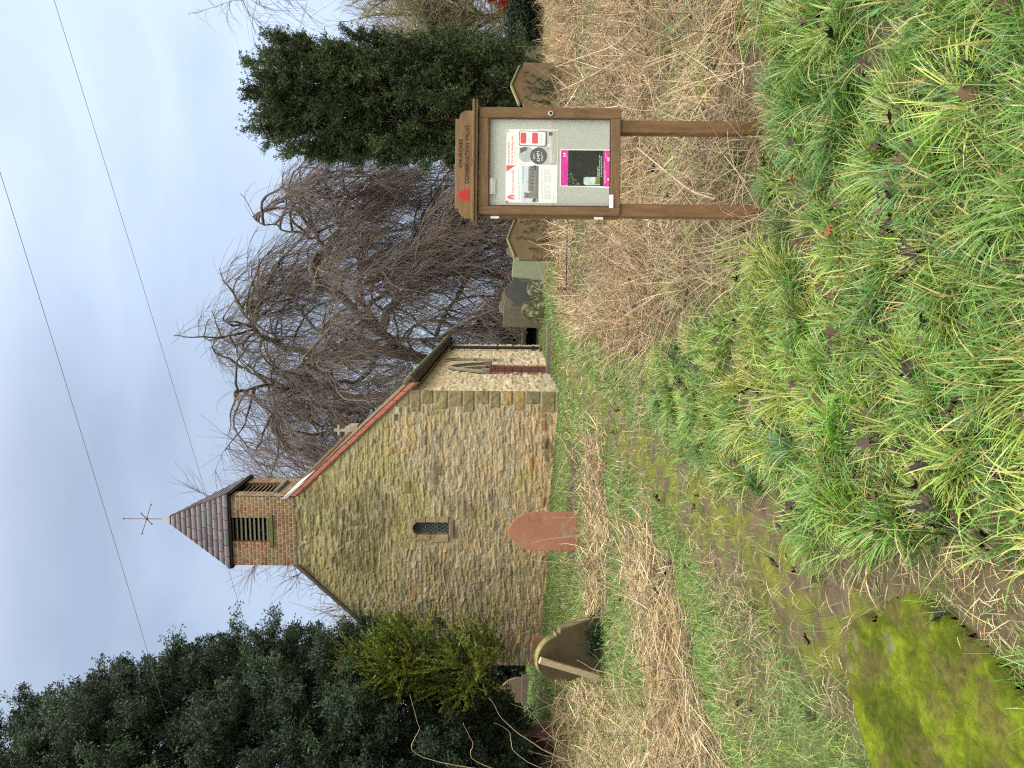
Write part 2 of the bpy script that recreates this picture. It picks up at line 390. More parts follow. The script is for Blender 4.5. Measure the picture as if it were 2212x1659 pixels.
z_ = gz(x_, y_) - .035 * pp + .022 * (n4 - .5) + .012 * (1 - edge ** 3) - .02 * edge ** 6
mossm = (sst(.37, .52, n3) * (.35 + .65 * sst(.3, .6, n4)))[:, None]
pc = c_mud[None] * (.7 + .6 * n4)[:, None] * (1 - mossm) + c_moss[None] * (.6 + .8 * n4)[:, None] * mossm
I = (np.arange(len(seg) - 1)[:, None] * K + np.arange(K - 1)[None]).ravel()
tag(mesh_np('path', np.stack([x_, y_, z_], 1), np.stack([I, I + K, I + K + 1, I + 1], 1), mat=m_path, cols=pc, smooth=True), kind='structure')

# moss covered slab in the foreground: flat stone with an uneven broken outline
sl = [(1838, 1345), (1832, 1460), (1850, 1560), (1880, 1640), (1930, 1760), (2330, 1800), (2420, 1720), (2260, 1540), (2170, 1420), (2070, 1325), (1980, 1288), (1930, 1275), (1900, 1330)]
slp = [gpix(*p) for p in sl]
zt = max(gz1(p.x, p.y) for p in slp[:7]) - .005
c0 = sum((Vector((p.x, p.y, 0)) for p in slp), Vector()) / len(slp)
poly = [(p.x, p.y) for p in slp]
res = .012
xs = np.arange(min(p[0] for p in poly) - .1, max(p[0] for p in poly) + .1, res); ys = np.arange(min(p[1] for p in poly) - .1, max(p[1] for p in poly) + .1, res)
SX, SY = np.meshgrid(xs, ys, indexing='ij')
jx_ = SX + .11 * (fbm(SX * 9, SY * 9, 3, 71) - .5); jy_ = SY + .11 * (fbm(SX * 9, SY * 9, 3, 72) - .5)
ins = inpoly(jx_.ravel(), jy_.ravel(), poly).reshape(SX.shape)
q = fbm(SX * 7, SY * 7, 4, 73); q2 = fbm(SX * 55, SY * 55, 3, 74); q3 = fbm(SX * 2.2, SY * 2.2, 3, 75)
SZ = gz(SX, SY) * .5 + .5 * gz1(c0.x, c0.y) + .022 + .018 * (q - .5) + .012 * q2 + .016 * sst(.45, .62, fbm(SX * 20, SY * 20, 3, 77))
bare = sst(.64, .70, q3 * .6 + q * .4)
cc = np.array([.052, .068, .006])[None, None] * (.55 + .9 * q)[..., None] + np.array([.030, .040, .0])[None, None] * (sst(.45, .7, q))[..., None]
dk = sst(.44, .60, fbm(SX * 6 + 8, SY * 6, 5, 76))[..., None]
cc = cc * (1 - .6 * dk) + np.array([.07, .055, .022])[None, None] * .6 * dk
cc = cc * (1 - bare[..., None]) + np.array([.10, .085, .065])[None, None] * bare[..., None]
cc = .98 * cc * (.55 + .9 * q2)[..., None]
nx, ny = SX.shape
fm = ins[:-1, :-1] & ins[1:, :-1] & ins[1:, 1:] & ins[:-1, 1:]
I = (np.arange(nx - 1)[:, None] * ny + np.arange(ny - 1)[None])[fm]
# skirt: lower every vertex not fully inside
ero = np.zeros_like(ins); ero[1:-1, 1:-1] = ins[1:-1, 1:-1] & ins[:-2, 1:-1] & ins[2:, 1:-1] & ins[1:-1, :-2] & ins[1:-1, 2:]
sm = ins.astype(float)
for _ in range(3):
    sm = (sm + np.roll(sm, 1, 0) + np.roll(sm, -1, 0)) / 3; sm = (sm + np.roll(sm, 1, 1) + np.roll(sm, -1, 1)) / 3
SZ = SZ - .075 * (1 - sst(.35, .98, sm))
m_moss = mat('moss', attr=True, rough=1, var=.3, scale=40, bump=.8, bscale=160, spec=.1, bdist=.01)
o = mesh_np('stone_slab', np.stack([SX, SY, SZ], -1).reshape(-1, 3), np.stack([I, I + ny, I + ny + 1, I + 1], 1), mat=m_moss, cols=cc.reshape(-1, 3), smooth=True, origin=(c0.x, c0.y, gz1(c0.x, c0.y)))
tag(o, 'flat stone slab thick with yellow-green moss in the near corner beside the muddy path', 'slab')
# ------------------------------------------------------------------ church
TH = math.radians(8.6); CO = Vector((-.145, 15.5, 0))
EW = Vector((-math.cos(TH), math.sin(TH), 0)); EL = Vector((math.sin(TH), math.cos(TH), 0)); EZ = Vector((0, 0, 1))
def CH(w, l, z): return CO + EW * w + EL * l + EZ * z
church = thing('church', 'small rubble stone church with a brick bell turret and slate pyramid cap', 'church', CH(2.95, 4, .72))
ORG = np.array(church.location)
m_stone = mat('rubble stone', attr=True, rough=.92, var=.28, scale=22, bump=.55, bscale=70, spec=.2, bdist=.015)
m_brick = mat('old brick', attr=True, rough=.9, var=.2, scale=30, bump=.4, bscale=90, spec=.2)
m_dress = mat('dressed sandstone', (.31, .25, .15), var=.35, scale=9, bump=.4, stain=(.17, .15, .06), stain_amt=.6)
m_pale = mat('pale limestone', (.42, .36, .26), var=.25, scale=9, bump=.3)
m_redst = mat('red sandstone', (.20, .085, .065), var=.25, scale=10, bump=.3, rough=.7)
m_slate = mat('purple slate', attr=True, rough=.55, var=.18, scale=14, bump=.15, spec=.45)
m_lead = mat('lead', (.36, .36, .35), rough=.6, var=.2)
m_black = mat('black iron', (.012, .012, .013), rough=.45, var=.3, bump=.1, spec=.5)
m_louv = mat('weathered louvre', (.14, .135, .105), var=.3, scale=12, stretch=(1, 1, 6))
m_mosssill = mat('mossy sill', (.10, .115, .03), var=.4, scale=15)
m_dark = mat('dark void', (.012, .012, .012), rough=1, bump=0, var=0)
m_tile = mat('clay pantile', (.19, .085, .055), var=.4, scale=6, bump=.3, moss=(.06, .065, .02), moss_amt=.75)
m_verge = mat('red verge tile', (.40, .125, .095), var=.22, scale=9, bump=.25)
m_mtile = mat('mossy eaves tile', (.045, .04, .025), var=.4, scale=8, bump=.4, moss=(.07, .075, .015), moss_amt=.7)
m_coping = mat('weathered verge', (.09, .08, .065), var=.35, scale=10, bump=.4)
m_inner = mat('rough wall', (.28, .24, .17), var=.3, scale=5)

PAL = np.array([[.34, .275, .175], [.315, .26, .17], [.365, .30, .195], [.295, .25, .165], [.35, .27, .16], [.32, .26, .175], [.38, .325, .225], [.30, .265, .185], [.335, .26, .16], [.36, .27, .14], [.255, .225, .16], [.335, .285, .205]])
def layout(U, Z, r, row, wid, warp, seed, split=.35, fine=.012):
    """stone courses -> distance to the joint, stone id, position in the stone"""
    Uw = U + warp * 2 * (fbm(U * 1.2, Z * 1.2, 3, seed) - .5) + fine * 2 * (fbm(U * 9, Z * 9, 2, seed + 3) - .5)
    Zw = Z + warp * 2 * (fbm(U * 1.1 + 5, Z * 1.1, 3, seed + 5) - .5) + fine * 2 * (fbm(U * 8, Z * 8, 2, seed + 7) - .5)
    ed = [Zw.min() - .01]
    while ed[-1] < Zw.max() + .3: ed.append(ed[-1] + r.uniform(*row))
    ed = np.array(ed); idx = np.searchsorted(ed, Zw) - 1
    d = np.zeros(U.shape); sid = np.zeros(U.shape, int); lx = np.zeros(U.shape); lz = np.zeros(U.shape); nid = 0
    for k in range(len(ed) - 1):
        m = idx == k
        if not m.any(): continue
        s = [Uw.min() - r.uniform(0, .3) - .01]
        while s[-1] < Uw.max() + .5: s.append(s[-1] + r.uniform(*wid) * (1 if r.random() < .8 else 1.5))
        s = np.array(s); u = Uw[m]; z = Zw[m]; j = np.searchsorted(s, u) - 1
        b0 = np.full(u.shape, ed[k]); t0 = np.full(u.shape, ed[k + 1])
        sp = r.random(len(s)) < split; fr = r.uniform(.35, .65, len(s)); zm = ed[k] + (ed[k + 1] - ed[k]) * fr[j]
        up = sp[j] & (z > zm); dn = sp[j] & (z <= zm)
        b0 = np.where(up, zm, b0); t0 = np.where(dn, zm, t0)
        # staggered joint for the upper half
        dx = np.minimum(u - s[j], s[j + 1] - u); dz = np.minimum(z - b0, t0 - z)
        d[m] = 1 / np.sqrt(1 / np.maximum(dx, 1e-4) ** 2 + 1 / np.maximum(dz, 1e-4) ** 2)
        sid[m] = nid + j * 2 + up; lx[m] = (u - (s[j] + s[j + 1]) / 2); lz[m] = z - (b0 + t0) / 2; nid += 2 * len(s)
    return d, sid, lx, lz, nid
def rubble(U, Z, seed, row=(.06, .19), wid=(.13, .46), warp=.05, pal=PAL, mortar=(.33, .27, .165), depth=.028, rd=.022, split=.4, fine=.014):
    r = np.random.default_rng(seed)
    d, sid, lx, lz, n = layout(U, Z, r, row, wid, warp, seed, split, fine)
    h0 = r.uniform(.3, 1.1, n)[sid] * depth; tx = r.uniform(-.10, .10, n)[sid]; tz = r.uniform(-.25, .16, n)[sid]
    opn = sst(.42, .60, fbm(U * 2.3, Z * 3.1, 4, seed + 21)); body = 1 - (1 - sst(0, rd, d)) * (.30 + .70 * opn)
    H = body * (h0 + np.clip(lx * tx + lz * tz, -.02, .02)) + .028 * (fbm(U * 5, Z * 22, 4, seed + 11) - .5) + .018 * (fbm(U * 22, Z * 42, 3, seed + 12) - .5)
    C = np.array([1.03, 1.045, 1.02]) * pal[r.integers(0, len(pal), n)[sid]] * r.uniform(.87, 1.12, n)[sid][:, :, None]
    C = C * (.72 + .56 * fbm(U * 7, Z * 22, 3, seed + 13))[:, :, None]
    mo = (1 - sst(.004, .013, d)) * sst(.35, .6, fbm(U * 2.1, Z * 2.1, 3, seed + 15))
    C = C * (1 - mo[:, :, None] * .8) + np.array(mortar)[None, None] * mo[:, :, None] * .8
    return H, C, sid, n, r
def field(name, frame, U, Z, H, C, keep, mt, parent):
    """frame(u, z, h) -> (N,3)"""
    V = frame(U.ravel(), Z.ravel(), H.ravel()) - ORG
    nx, nz = U.shape
    k = keep(.25 * (U[1:, 1:] + U[:-1, 1:] + U[1:, :-1] + U[:-1, :-1]), .25 * (Z[1:, 1:] + Z[:-1, 1:] + Z[1:, :-1] + Z[:-1, :-1]))
    I = (np.arange(nx - 1)[:, None] * nz + np.arange(nz - 1)[None])[k]
    Qd = np.stack([I, I + 1, I + nz + 1, I + nz], 1)
    # winding: outward
    a, b, c_ = V[Qd[0, 0]], V[Qd[0, 1]], V[Qd[0, 3]]
    return mesh_np(name, V, Qd, mat=mt, parent=parent, cols=C.reshape(-1, 3), smooth=True)
ew, el = np.array(EW), np.array(EL); co = np.array(CO)
WG, ZB, ZAP, PIT = 5.9, .45, 6.9, 1.054
def zslope(w): return ZAP - PIT * np.abs(w - WG / 2)
# --- west gable
res = .0125
U, Z = np.meshgrid(np.arange(0, WG + res, res), np.arange(ZB, 6.09, res), indexing='ij')
H, C, sid, n, r = rubble(U, Z, 101, row=(.045, .135), wid=(.08, .34), warp=.085, fine=.024, depth=.019)
# a few odd stones: blue-grey, orange, and big ones
for k in r.integers(0, n, 120): 
    m = sid == k
    if m.any():
        t = r.random(); C[m] *= np.array([.95, .97, 1.0]) * .75 if t < .4 else (np.array([1.15, .97, .70]) if t < .75 else np.array([1.35, 1.3, 1.2]))
for (w0, z0, ww, hh, col) in ((.55, 4.0, .16, .08, (.075, .08, .085)), (1.05, 4.45, .10, .07, (.08, .09, .095)), (1.25, 4.1, .16, .12, (.36, .17, .075)), (1.2, 3.75, .09, .07, (.42, .24, .05)), (2.0, 3.78, .30, .16, (.13, .115, .08)), (1.02, .98, .34, .13, (.27, .18, .10)), (.6, 1.0, .45, .12, (.24, .15, .085)), (1.5, 1.25, .3, .10, (.28, .20, .11)), (2.3, 1.0, .22, .12, (.30, .21, .12))):
    e_ = np.maximum(np.abs(U - w0 - .03 * (fbm(U * 8, Z * 8, 2, 3) - .5)) / (ww / 2), np.abs(Z - z0 - .03 * (fbm(U * 8, Z * 8, 2, 4) - .5)) / (hh / 2)); mk = sst(1.0, .75, e_)
    H = H * (1 - mk) + (.03 + .006 * fbm(U * 25, Z * 40, 2, 8)) * mk; C = C * (1 - mk[..., None]) + np.array(col) * (.75 + .5 * fbm(U * 20, Z * 40, 2, 9))[..., None] * mk[..., None]
# algae and lichen over the upper middle, redder stone towards the foot
ht = (Z - .7) / 6
al = sst(.42, .66, fbm(U * 1.1, Z * 1.4, 5, 77) + .40 * sst(.25, .75, ht) - .16 + .10 * np.exp(-((U - 3.2) / 1.3) ** 2)) * (.45 + .55 * fbm(U * 14, Z * 20, 3, 78))
C = C * (1 - .62 * al[..., None]) + np.array([.25, .25, .085]) * .62 * al[..., None] * (.7 + .6 * fbm(U * 30, Z * 30, 2, 79))[..., None]
dk = sst(.55, .75, fbm(U * 1.6 + 4, Z * 2.2, 4, 87) + .25 * np.exp(-((U - 3.1) / .8) ** 2 - ((Z - 4.9) / .9) ** 2))
C = C * (1 - .36 * dk[..., None])
ft = sst(1.9, .8, Z + .9 * (fbm(U * 1.3, Z * 1.3, 3, 80) - .5)); C = C * (1 + ft[..., None] * (np.array([1.10, .98, .86]) - 1))
wh = sst(.66, .72, fbm(U * 9, Z * 9, 3, 81)) * sst(.5, .6, fbm(U * 1.2, Z * 1.2, 3, 82)); C = C * (1 - .5 * wh[..., None]) + np.array([.42, .38, .31]) * .5 * wh[..., None]
# quoins on the south-west corner
q_r = np.random.default_rng(5); z0 = ZB; kq = 0
QC = [(.135, .115, .06), (.14, .12, .06), (.13, .115, .065), (.225, .165, .075), (.215, .16, .075), (.15, .13, .07), (.16, .12, .07), (.14, .12, .065), (.165, .13, .075), (.16, .145, .07), (.14, .125, .065), (.16, .13, .07), (.17, .15, .08), (.18, .15, .08)]
while z0 < 3.72:
    hh = q_r.uniform(.22, .30) if kq > 2 else .31; ww = (.30, .40, .27, .45)[kq % 4] * q_r.uniform(.85, 1.1)
    jz = .02 * (fbm(U * 6, Z * 6, 2, 33) - .5); dx = ww - U + jz; dz = np.minimum(Z - z0, z0 + hh - Z) + jz * .5
    d = np.minimum(dx, dz); mk = sst(.0, .02, d); on = d > -.02
    hq = sst(.002, .03, np.minimum(d, U + .03)) * .022 + .034 * (fbm(U * 12, Z * 12, 3, 34 + kq) - .5)
    cq = 1.35 * np.array(QC[kq % len(QC)]) * (.7 + .6 * fbm(U * 10, Z * 14, 3, 35 + kq))[..., None]
    mort = ((d < .009) & on)[..., None]
    cq = np.where(mort, np.array([.30, .27, .19]) * (.8 + .4 * fbm(U * 20, Z * 20, 2, 36))[..., None], cq)
    H = np.where(on, hq, H); C = np.where(on[..., None], cq, C)
    z0 += hh; kq += 1
# slit window opening
SW = (2.753, 3.037, 2.92, 3.67)
def slit(w, z):
    hw = (SW[1] - SW[0]) / 2; c = (SW[0] + SW[1]) / 2
    top = SW[3] - .10 * (np.abs(w - c) / hw) ** 2.2
    return (np.abs(w - c) < hw) & (z > SW[2]) & (z < top)
H *= 1 - .75 * ((np.abs(U - 2.895) < .24) & (Z > 2.8) & (Z < 3.80))
gf = lambda u, z, h: co + u[:, None] * ew - h[:, None] * el + np.stack([0 * z, 0 * z, z], 1)
field('gable_wall', gf, U, Z, H, C, lambda w, z: (z < zslope(w) - .02) & ~slit(w, z), m_stone, church)
win = MB()
c_, hw = (SW[0] + SW[1]) / 2, (SW[1] - SW[0]) / 2
def wblock(mb, w0, w1, z0, z1, l0, l1): return mb.obox(CH(w0, l0, z0), EW * (w1 - w0), EL * (l1 - l0), EZ * (z1 - z0))
wblock(win, SW[0] - .12, SW[0] + .006, 2.93, 3.18, -.032, .22); wblock(win, SW[0] - .09, SW[0] + .006, 3.186, 3.40, -.028, .22); wblock(win, SW[0] - .11, SW[0] + .008, 3.406, 3.60, -.033, .22)
wblock(win, SW[1] - .006, SW[1] + .15, 2.93, 3.29, -.03, .22); wblock(win, SW[1] - .008, SW[1] + .10, 3.296, 3.58, -.034, .22)
# shouldered head
pts = [CH(SW[0] - .06, -.03, 3.606), CH(SW[0], -.03, 3.606)] + [CH(c_ + hw * math.sin(t), -.03, SW[3] - .10 * abs(math.sin(t)) ** 2.2) for t in np.linspace(-1.35, 1.35, 9)] + [CH(SW[1], -.03, 3.606), CH(SW[1] + .05, -.03, 3.606), CH(SW[1] + .06, -.03, 3.73), CH(SW[0] - .05, -.03, 3.74)]
win.prism(pts, EL * .25)
wn = win.build('window', m_dress, church, bevel=.012)
sl_ = MB(); wblock(sl_, SW[0] - .06, SW[1] + .06, 2.82, 2.915, -.04, .22); sl_.build('sill', mat('stained sill', (.21, .15, .10), var=.4, scale=10), wn, bevel=.012)
m_leaded = mat('leaded glass', (.045, .055, .07), rough=.18, var=.5, scale=16, bump=.25, bscale=14, spec=.6)
pn = MB(); pn.quad(CH(SW[0], .13, SW[2]), CH(SW[1], .13, SW[2]), CH(SW[1], .13, SW[3]), CH(SW[0], .13, SW[3])); pn.build('pane', m_leaded, wn)
ld = MB()
m_leadbar = mat('window lead', (.16, .165, .17), rough=.6, var=.2, bump=0)
for s in (-1, 1):
    for k in range(-9, 10):
        # clipped diagonal bars
        pp_ = []
        for t in np.linspace(-.6, .6, 121):
            w = c_ + t * hw * 2; z = 3.3 + s * t * hw * 2 * 1.55 + k * .118
            if abs(w - c_) < hw and SW[2] < z < SW[3]: pp_.append((w, z))
        if len(pp_) > 2: ld.cyl(CH(pp_[0][0], .118, pp_[0][1]), CH(pp_[-1][0], .118, pp_[-1][1]), .006, 5)
for z in (3.17, 3.42): ld.cyl(CH(SW[0], .11, z), CH(SW[1], .11, z), .008, 5)
ld.build('lead_lattice', m_leadbar, wn)
# --- south wall
LW, ZE = 9.3, 3.74
res = .025
U, Z = np.meshgrid(np.arange(0, LW + res, res), np.arange(ZB, ZE + res, res), indexing='ij')
PALS = np.array([[.45, .375, .25], [.43, .36, .24], [.47, .395, .27], [.42, .34, .22], [.44, .38, .27], [.40, .335, .225], [.46, .365, .225], [.41, .37, .28]])
H, C, sid, n, r = rubble(U, Z, 202, row=(.10, .24), wid=(.15, .5), warp=.03, pal=PALS, mortar=(.42, .37, .26), depth=.02)
H *= sst(0, .06, U); 
up_ = sst(2.3, 3.5, Z)[..., None]; C = C * (1 - .35 * up_) + np.array([.43, .315, .17]) * .35 * up_
DR = (2.69, 3.80, .72, 2.30, 2.92); WN = (4.75, 5.47, 1.86, 3.20, 3.50)
def arch_in(l, z, a):
    c = (a[0] + a[1]) / 2; hw = (a[1] - a[0]) / 2; t = np.clip(np.abs(l - c) / hw, 0, 1)
    return (np.abs(l - c) < hw) & (z > a[2]) & (z < a[3] + (a[4] - a[3]) * (1 - t ** 1.8))
sf = lambda u, z, h: co + u[:, None] * el - h[:, None] * ew + np.stack([0 * z, 0 * z, z], 1)
field('south_wall', sf, U, Z, H, C, lambda l, z: ~arch_in(l, z, DR) & ~arch_in(l, z, WN), m_stone, church)
def sblock(mb, l0, l1, z0, z1, w0, w1): return mb.obox(CH(w0, l0, z0), EL * (l1 - l0), EW * (w1 - w0), EZ * (z1 - z0))
# doorway: red sandstone jamb blocks, door, arched head, hood mould
jm = [MB(), MB()]; z0 = .75; k = 0
while z0 < 2.28:
    hh = (.23, .20, .24, .22, .19)[k % 5]
    sblock(jm[0], DR[1] - .004, DR[1] + .22 + .08 * (k % 2), z0, min(z0 + hh - .008, 2.295), -.022, .38); sblock(jm[1], DR[0] - .20 - .08 * (k % 2), DR[0] + .004, z0, min(z0 + hh - .008, 2.295), -.022, .38)
    z0 += hh; k += 1
dway = thing('doorway', None, None, (0, 0, 0)); dway.parent = church; dway.location = CH(0, 3.2, 1.5) - church.location
for j_ in jm: j_.build('jamb', m_redst, dway, bevel=.008)
ar = MB(); c_ = (DR[0] + DR[1]) / 2; hw = (DR[1] - DR[0]) / 2
def apt(a, t, off, w):   # t -1..1 along the arch
    c = (a[0] + a[1]) / 2; h = (a[1] - a[0]) / 2 + off
    return CH(w, c + t * h, a[3] + (a[4] - a[3] + off) * (1 - abs(t) ** 1.8))
tt = np.linspace(-1, 1, 25)
for i in range(24):
    ar.add([apt(DR, tt[i], .0, -.03), apt(DR, tt[i + 1], .0, -.03), apt(DR, tt[i + 1], .24, -.03), apt(DR, tt[i], .24, -.03), apt(DR, tt[i], .0, .38), apt(DR, tt[i + 1], .0, .38)], [(0, 1, 2, 3), (0, 4, 5, 1)])
ar.build('arch', m_pale, dway)
hm = MB()
for i in range(24):
    P0, P1 = [apt(DR, tt[j], .20, -.03) for j in (i, i + 1)], [apt(DR, tt[j], .29, -.03) for j in (i, i + 1)]
    out_ = -EW * .075
    hm.add([P0[0], P0[1], P1[1], P1[0], P0[0] + out_, P0[1] + out_, P1[1] + out_ * .7, P1[0] + out_ * .7], [(4, 5, 6, 7), (0, 1, 5, 4), (3, 7, 6, 2)])
m_hood = mat('grey hood stone', (.20, .18, .14), var=.3, scale=10); hm.build('hood_mould', m_hood, dway, bevel=.012)
for l in (DR[0] - .30, DR[1] + .16): hs_ = MB(); sblock(hs_, l, l + .16, 2.16, 2.34, -.13, .0); hs_.build('hood_stop', m_hood, dway, bevel=.012)
dr = MB(); sblock(dr, DR[0], DR[1], DR[2] - .1, DR[4], .30, .36); dr.build('door', mat('dark oak door', (.06, .04, .025), var=.4, scale=8, stretch=(1, 1, .1)), dway)
wm = MB()
for (l0, l1) in ((WN[0] - .16, WN[0] + .004), (WN[1] - .004, WN[1] + .18)):
    z0 = WN[2]
    for k in range(5): sblock(wm, l0 - .04 * (k % 2), l1 + .04 * (k % 2) * 0, z0, z0 + .264, -.02 - .003 * (k % 2), .24); z0 += .27
for i in range(24):
    wm.add([apt(WN, tt[i], .0, -.022), apt(WN, tt[i + 1], .0, -.022), apt(WN, tt[i + 1], .15, -.022), apt(WN, tt[i], .15, -.022), apt(WN, tt[i], .0, .24), apt(WN, tt[i + 1], .0, .24)], [(0, 1, 2, 3), (0, 4, 5, 1)])
sw_ = wm.build('window', m_pale, church, bevel=.006)
s2 = MB(); sblock(s2, WN[0] - .2, WN[1] + .22, WN[2] - .17, WN[2] - .004, -.05, .24); s2.build('sill', m_pale, sw_, bevel=.01)
s2 = MB(); sblock(s2, (WN[0] + WN[1]) / 2 - .05, (WN[0] + WN[1]) / 2 + .05, WN[2], WN[4] - .02, .06, .2); s2.build('mullion', m_pale, sw_)
s2 = MB(); s2.quad(CH(.17, WN[0], WN[2]), CH(.17, WN[1], WN[2]), CH(.17, WN[1], WN[4]), CH(.17, WN[0], WN[4])); s2.build('pane', m_leaded, sw_)
# north and east walls
nb = MB(); nb.obox(CH(WG - .30, .06, ZB), EW * .28, EL * (LW - .06), EZ * (3.7 - ZB)); nb.build('north_wall', m_inner, church)
eb = MB(); eb.prism([CH(.02, LW - .3, ZB), CH(WG - .02, LW - .3, ZB), CH(WG - .02, LW - .3, 3.7), CH(WG / 2, LW - .3, 6.75), CH(.02, LW - .3, 3.7)], EL * .29); eb.build('east_wall', m_inner, church)
nc = MB(); wblock(nc, WG - .02, WG + .012, ZB, 3.75, 0.0, .5); nc.build('corner_stones', m_dress, church)
# plinth patch under the wall foot
# --- roof: pantiles
def roof_side(s):
    U_, T_ = np.meshgrid(np.arange(.05, LW + .12, .04), np.linspace(0, 1, 140), indexing='ij')
    half = WG / 2 + .20
    wv = .022 * np.sin(U_ * 2 * np.pi / .21) + .03 * (1 - (T_ * 14) % 1)
    w = WG / 2 + s * (half * T_); z = ZAP - .04 - PIT * half * T_ + wv
    V = co + w.ravel()[:, None] * ew + U_.ravel()[:, None] * el; V[:, 2] += z.ravel()
    a, b = U_.shape; I = (np.arange(a - 1)[:, None] * b + np.arange(b - 1)[None]).ravel()
    return V, np.stack([I, I + 1, I + b + 1, I + b], 1)
V, Q = merge([roof_side(-1), roof_side(1)])
roof = mesh_np('roof', V - ORG, Q, mat=m_tile, parent=church, smooth=True)
rd = MB()
for k in range(26): rd.cyl(CH(WG / 2, 1.5 + k * .3, ZAP - .03), CH(WG / 2, 1.5 + k * .3 + .29, ZAP - .03), .12, 10)
rd.build('ridge_tiles', m_tile, roof)
# verges: red tile edge on the south slope, dark coping on the north
def along(w, dz, l): return CH(w, l, float(zslope(np.array(w))) + dz)
vt = MB(); sl = np.linspace(-.16, 2.22, 14)
for a, b in zip(sl[:-1], sl[1:]):
    b2 = a + (b - a) * .975; j = random.uniform(-.006, .006)
    vt.prism([along(a, -.055 + j, -.07), along(b2, -.055 + j, -.07), along(b2, .055 + j, -.07), along(a, .055 + j, -.07)], EL * .2)
vt.build('south_verge', m_verge, roof, bevel=.006)
vt = MB()
for a, b in zip(sl[:-1], sl[1:]): vt.prism([along(a, .057, -.05), along(b * .98 + a * .02, .057, -.05), along(b * .98 + a * .02, .10 + random.uniform(-.012, .012), -.05), along(a, .095, -.05)], EL * .3)
vt.build('verge_moss_tiles', m_mtile, roof, bevel=.01)
vt = MB()
for a, b in zip(sl[:-1], sl[1:]): vt.prism([along(a, -.11, -.045), along(b, -.11, -.045), along(b, -.058, -.045), along(a, -.058, -.045)], EL * .12)
vt.build('verge_bed', mat('verge mortar', (.16, .145, .10), var=.4, scale=12, bump=.5), roof, bevel=.008)
vt = MB(); sl = np.linspace(3.70, 6.10, 12)
for a, b in zip(sl[:-1], sl[1:]): vt.prism([along(a, -.06, -.06), along(b * .97 + a * .03, -.06, -.06), along(b * .97 + a * .03, .05 + random.uniform(-.015, .015), -.06), along(a, .05 + random.uniform(-.015, .015), -.06)], EL * .3)
vt.build('north_verge', m_coping, roof, bevel=.012)
fl = MB(); fl.prism([along(1.90, .058, -.085), along(2.27, .058, -.085), along(2.27, .17, -.085), along(2.15, .14, -.085)], EL * 1.2); fl.build('lead_flashing', m_lead, roof, bevel=.005)
# eaves: mossy tile ends, gutter, downpipe
et = MB()
for k in range(44): et.cyl(CH(-.10, .05 + k * .21, 3.80), CH(-.28, .05 + k * .21, 3.655), .075, 8)
et.build('eaves_tiles', m_mtile, roof)
gt = MB()
def gutter(l0, l1, w, z, r):
    n = 10; vs = []
    for l in (l0, l1):
        for rr in (r, r - .012):
            for k in range(n + 1):
                a = math.pi * k / n; vs.append(CH(w + rr * math.cos(a), l, z - rr * math.sin(a)))
    m1 = n + 1; fs = []
    for k in range(n): fs += [(k, k + 1, 2 * m1 + k + 1, 2 * m1 + k), (m1 + k, 3 * m1 + k, 3 * m1 + k + 1, m1 + k + 1), (k, m1 + k, m1 + k + 1, k + 1)]
    fs += [tuple(range(m1))]
    gt.add(vs, fs)
gutter(-.02, LW + .1, -.20, 3.66, .075)
wblock(gt, -.10, -.02, 3.55, 3.68, .0, LW)
gt.build('gutter', m_black, church)
dp = MB(); L0 = 7.52
dp.cyl(CH(-.20, L0, 3.60), CH(-.10, L0, 3.42), .045, 10); dp.cyl(CH(-.10, L0, 3.44), CH(-.10, L0, .84), .048, 12)
for z in (3.40, 2.05, 1.0): dp.cyl(CH(-.10, L0, z), CH(-.10, L0, z + .07), .066, 12); dp.obox(CH(-.115, L0 - .02, z + .02), EL * .04, EW * .14, EZ * .03)
dpo = dp.build('downpipe', m_black, church, smooth=False)
ds = MB(); ds.cyl(CH(-.10, L0, .70), CH(-.10, L0, .83), .075, 12); ds.build('shoe', mat('red painted iron', (.16, .03, .03), rough=.5), dpo)
# cross finial at the east end
cr_ = MB(); c0 = (WG / 2 - .12, LW - .05)
def cb(dw, dl, z0, z1, l0=0): cr_.obox(CH(c0[0] - dw, c0[1] - dl, z0), EW * 2 * dw, EL * 2 * dl, EZ * (z1 - z0))
cb(.20, .20, 6.62, 6.92); cb(.13, .13, 6.92, 7.05); cb(.045, .045, 7.05, 7.42); cb(.18, .04, 7.23, 7.31)
cr_.build('cross_finial', mat('weathered cross', (.27, .25, .19), var=.3, scale=9), roof, bevel=.02)
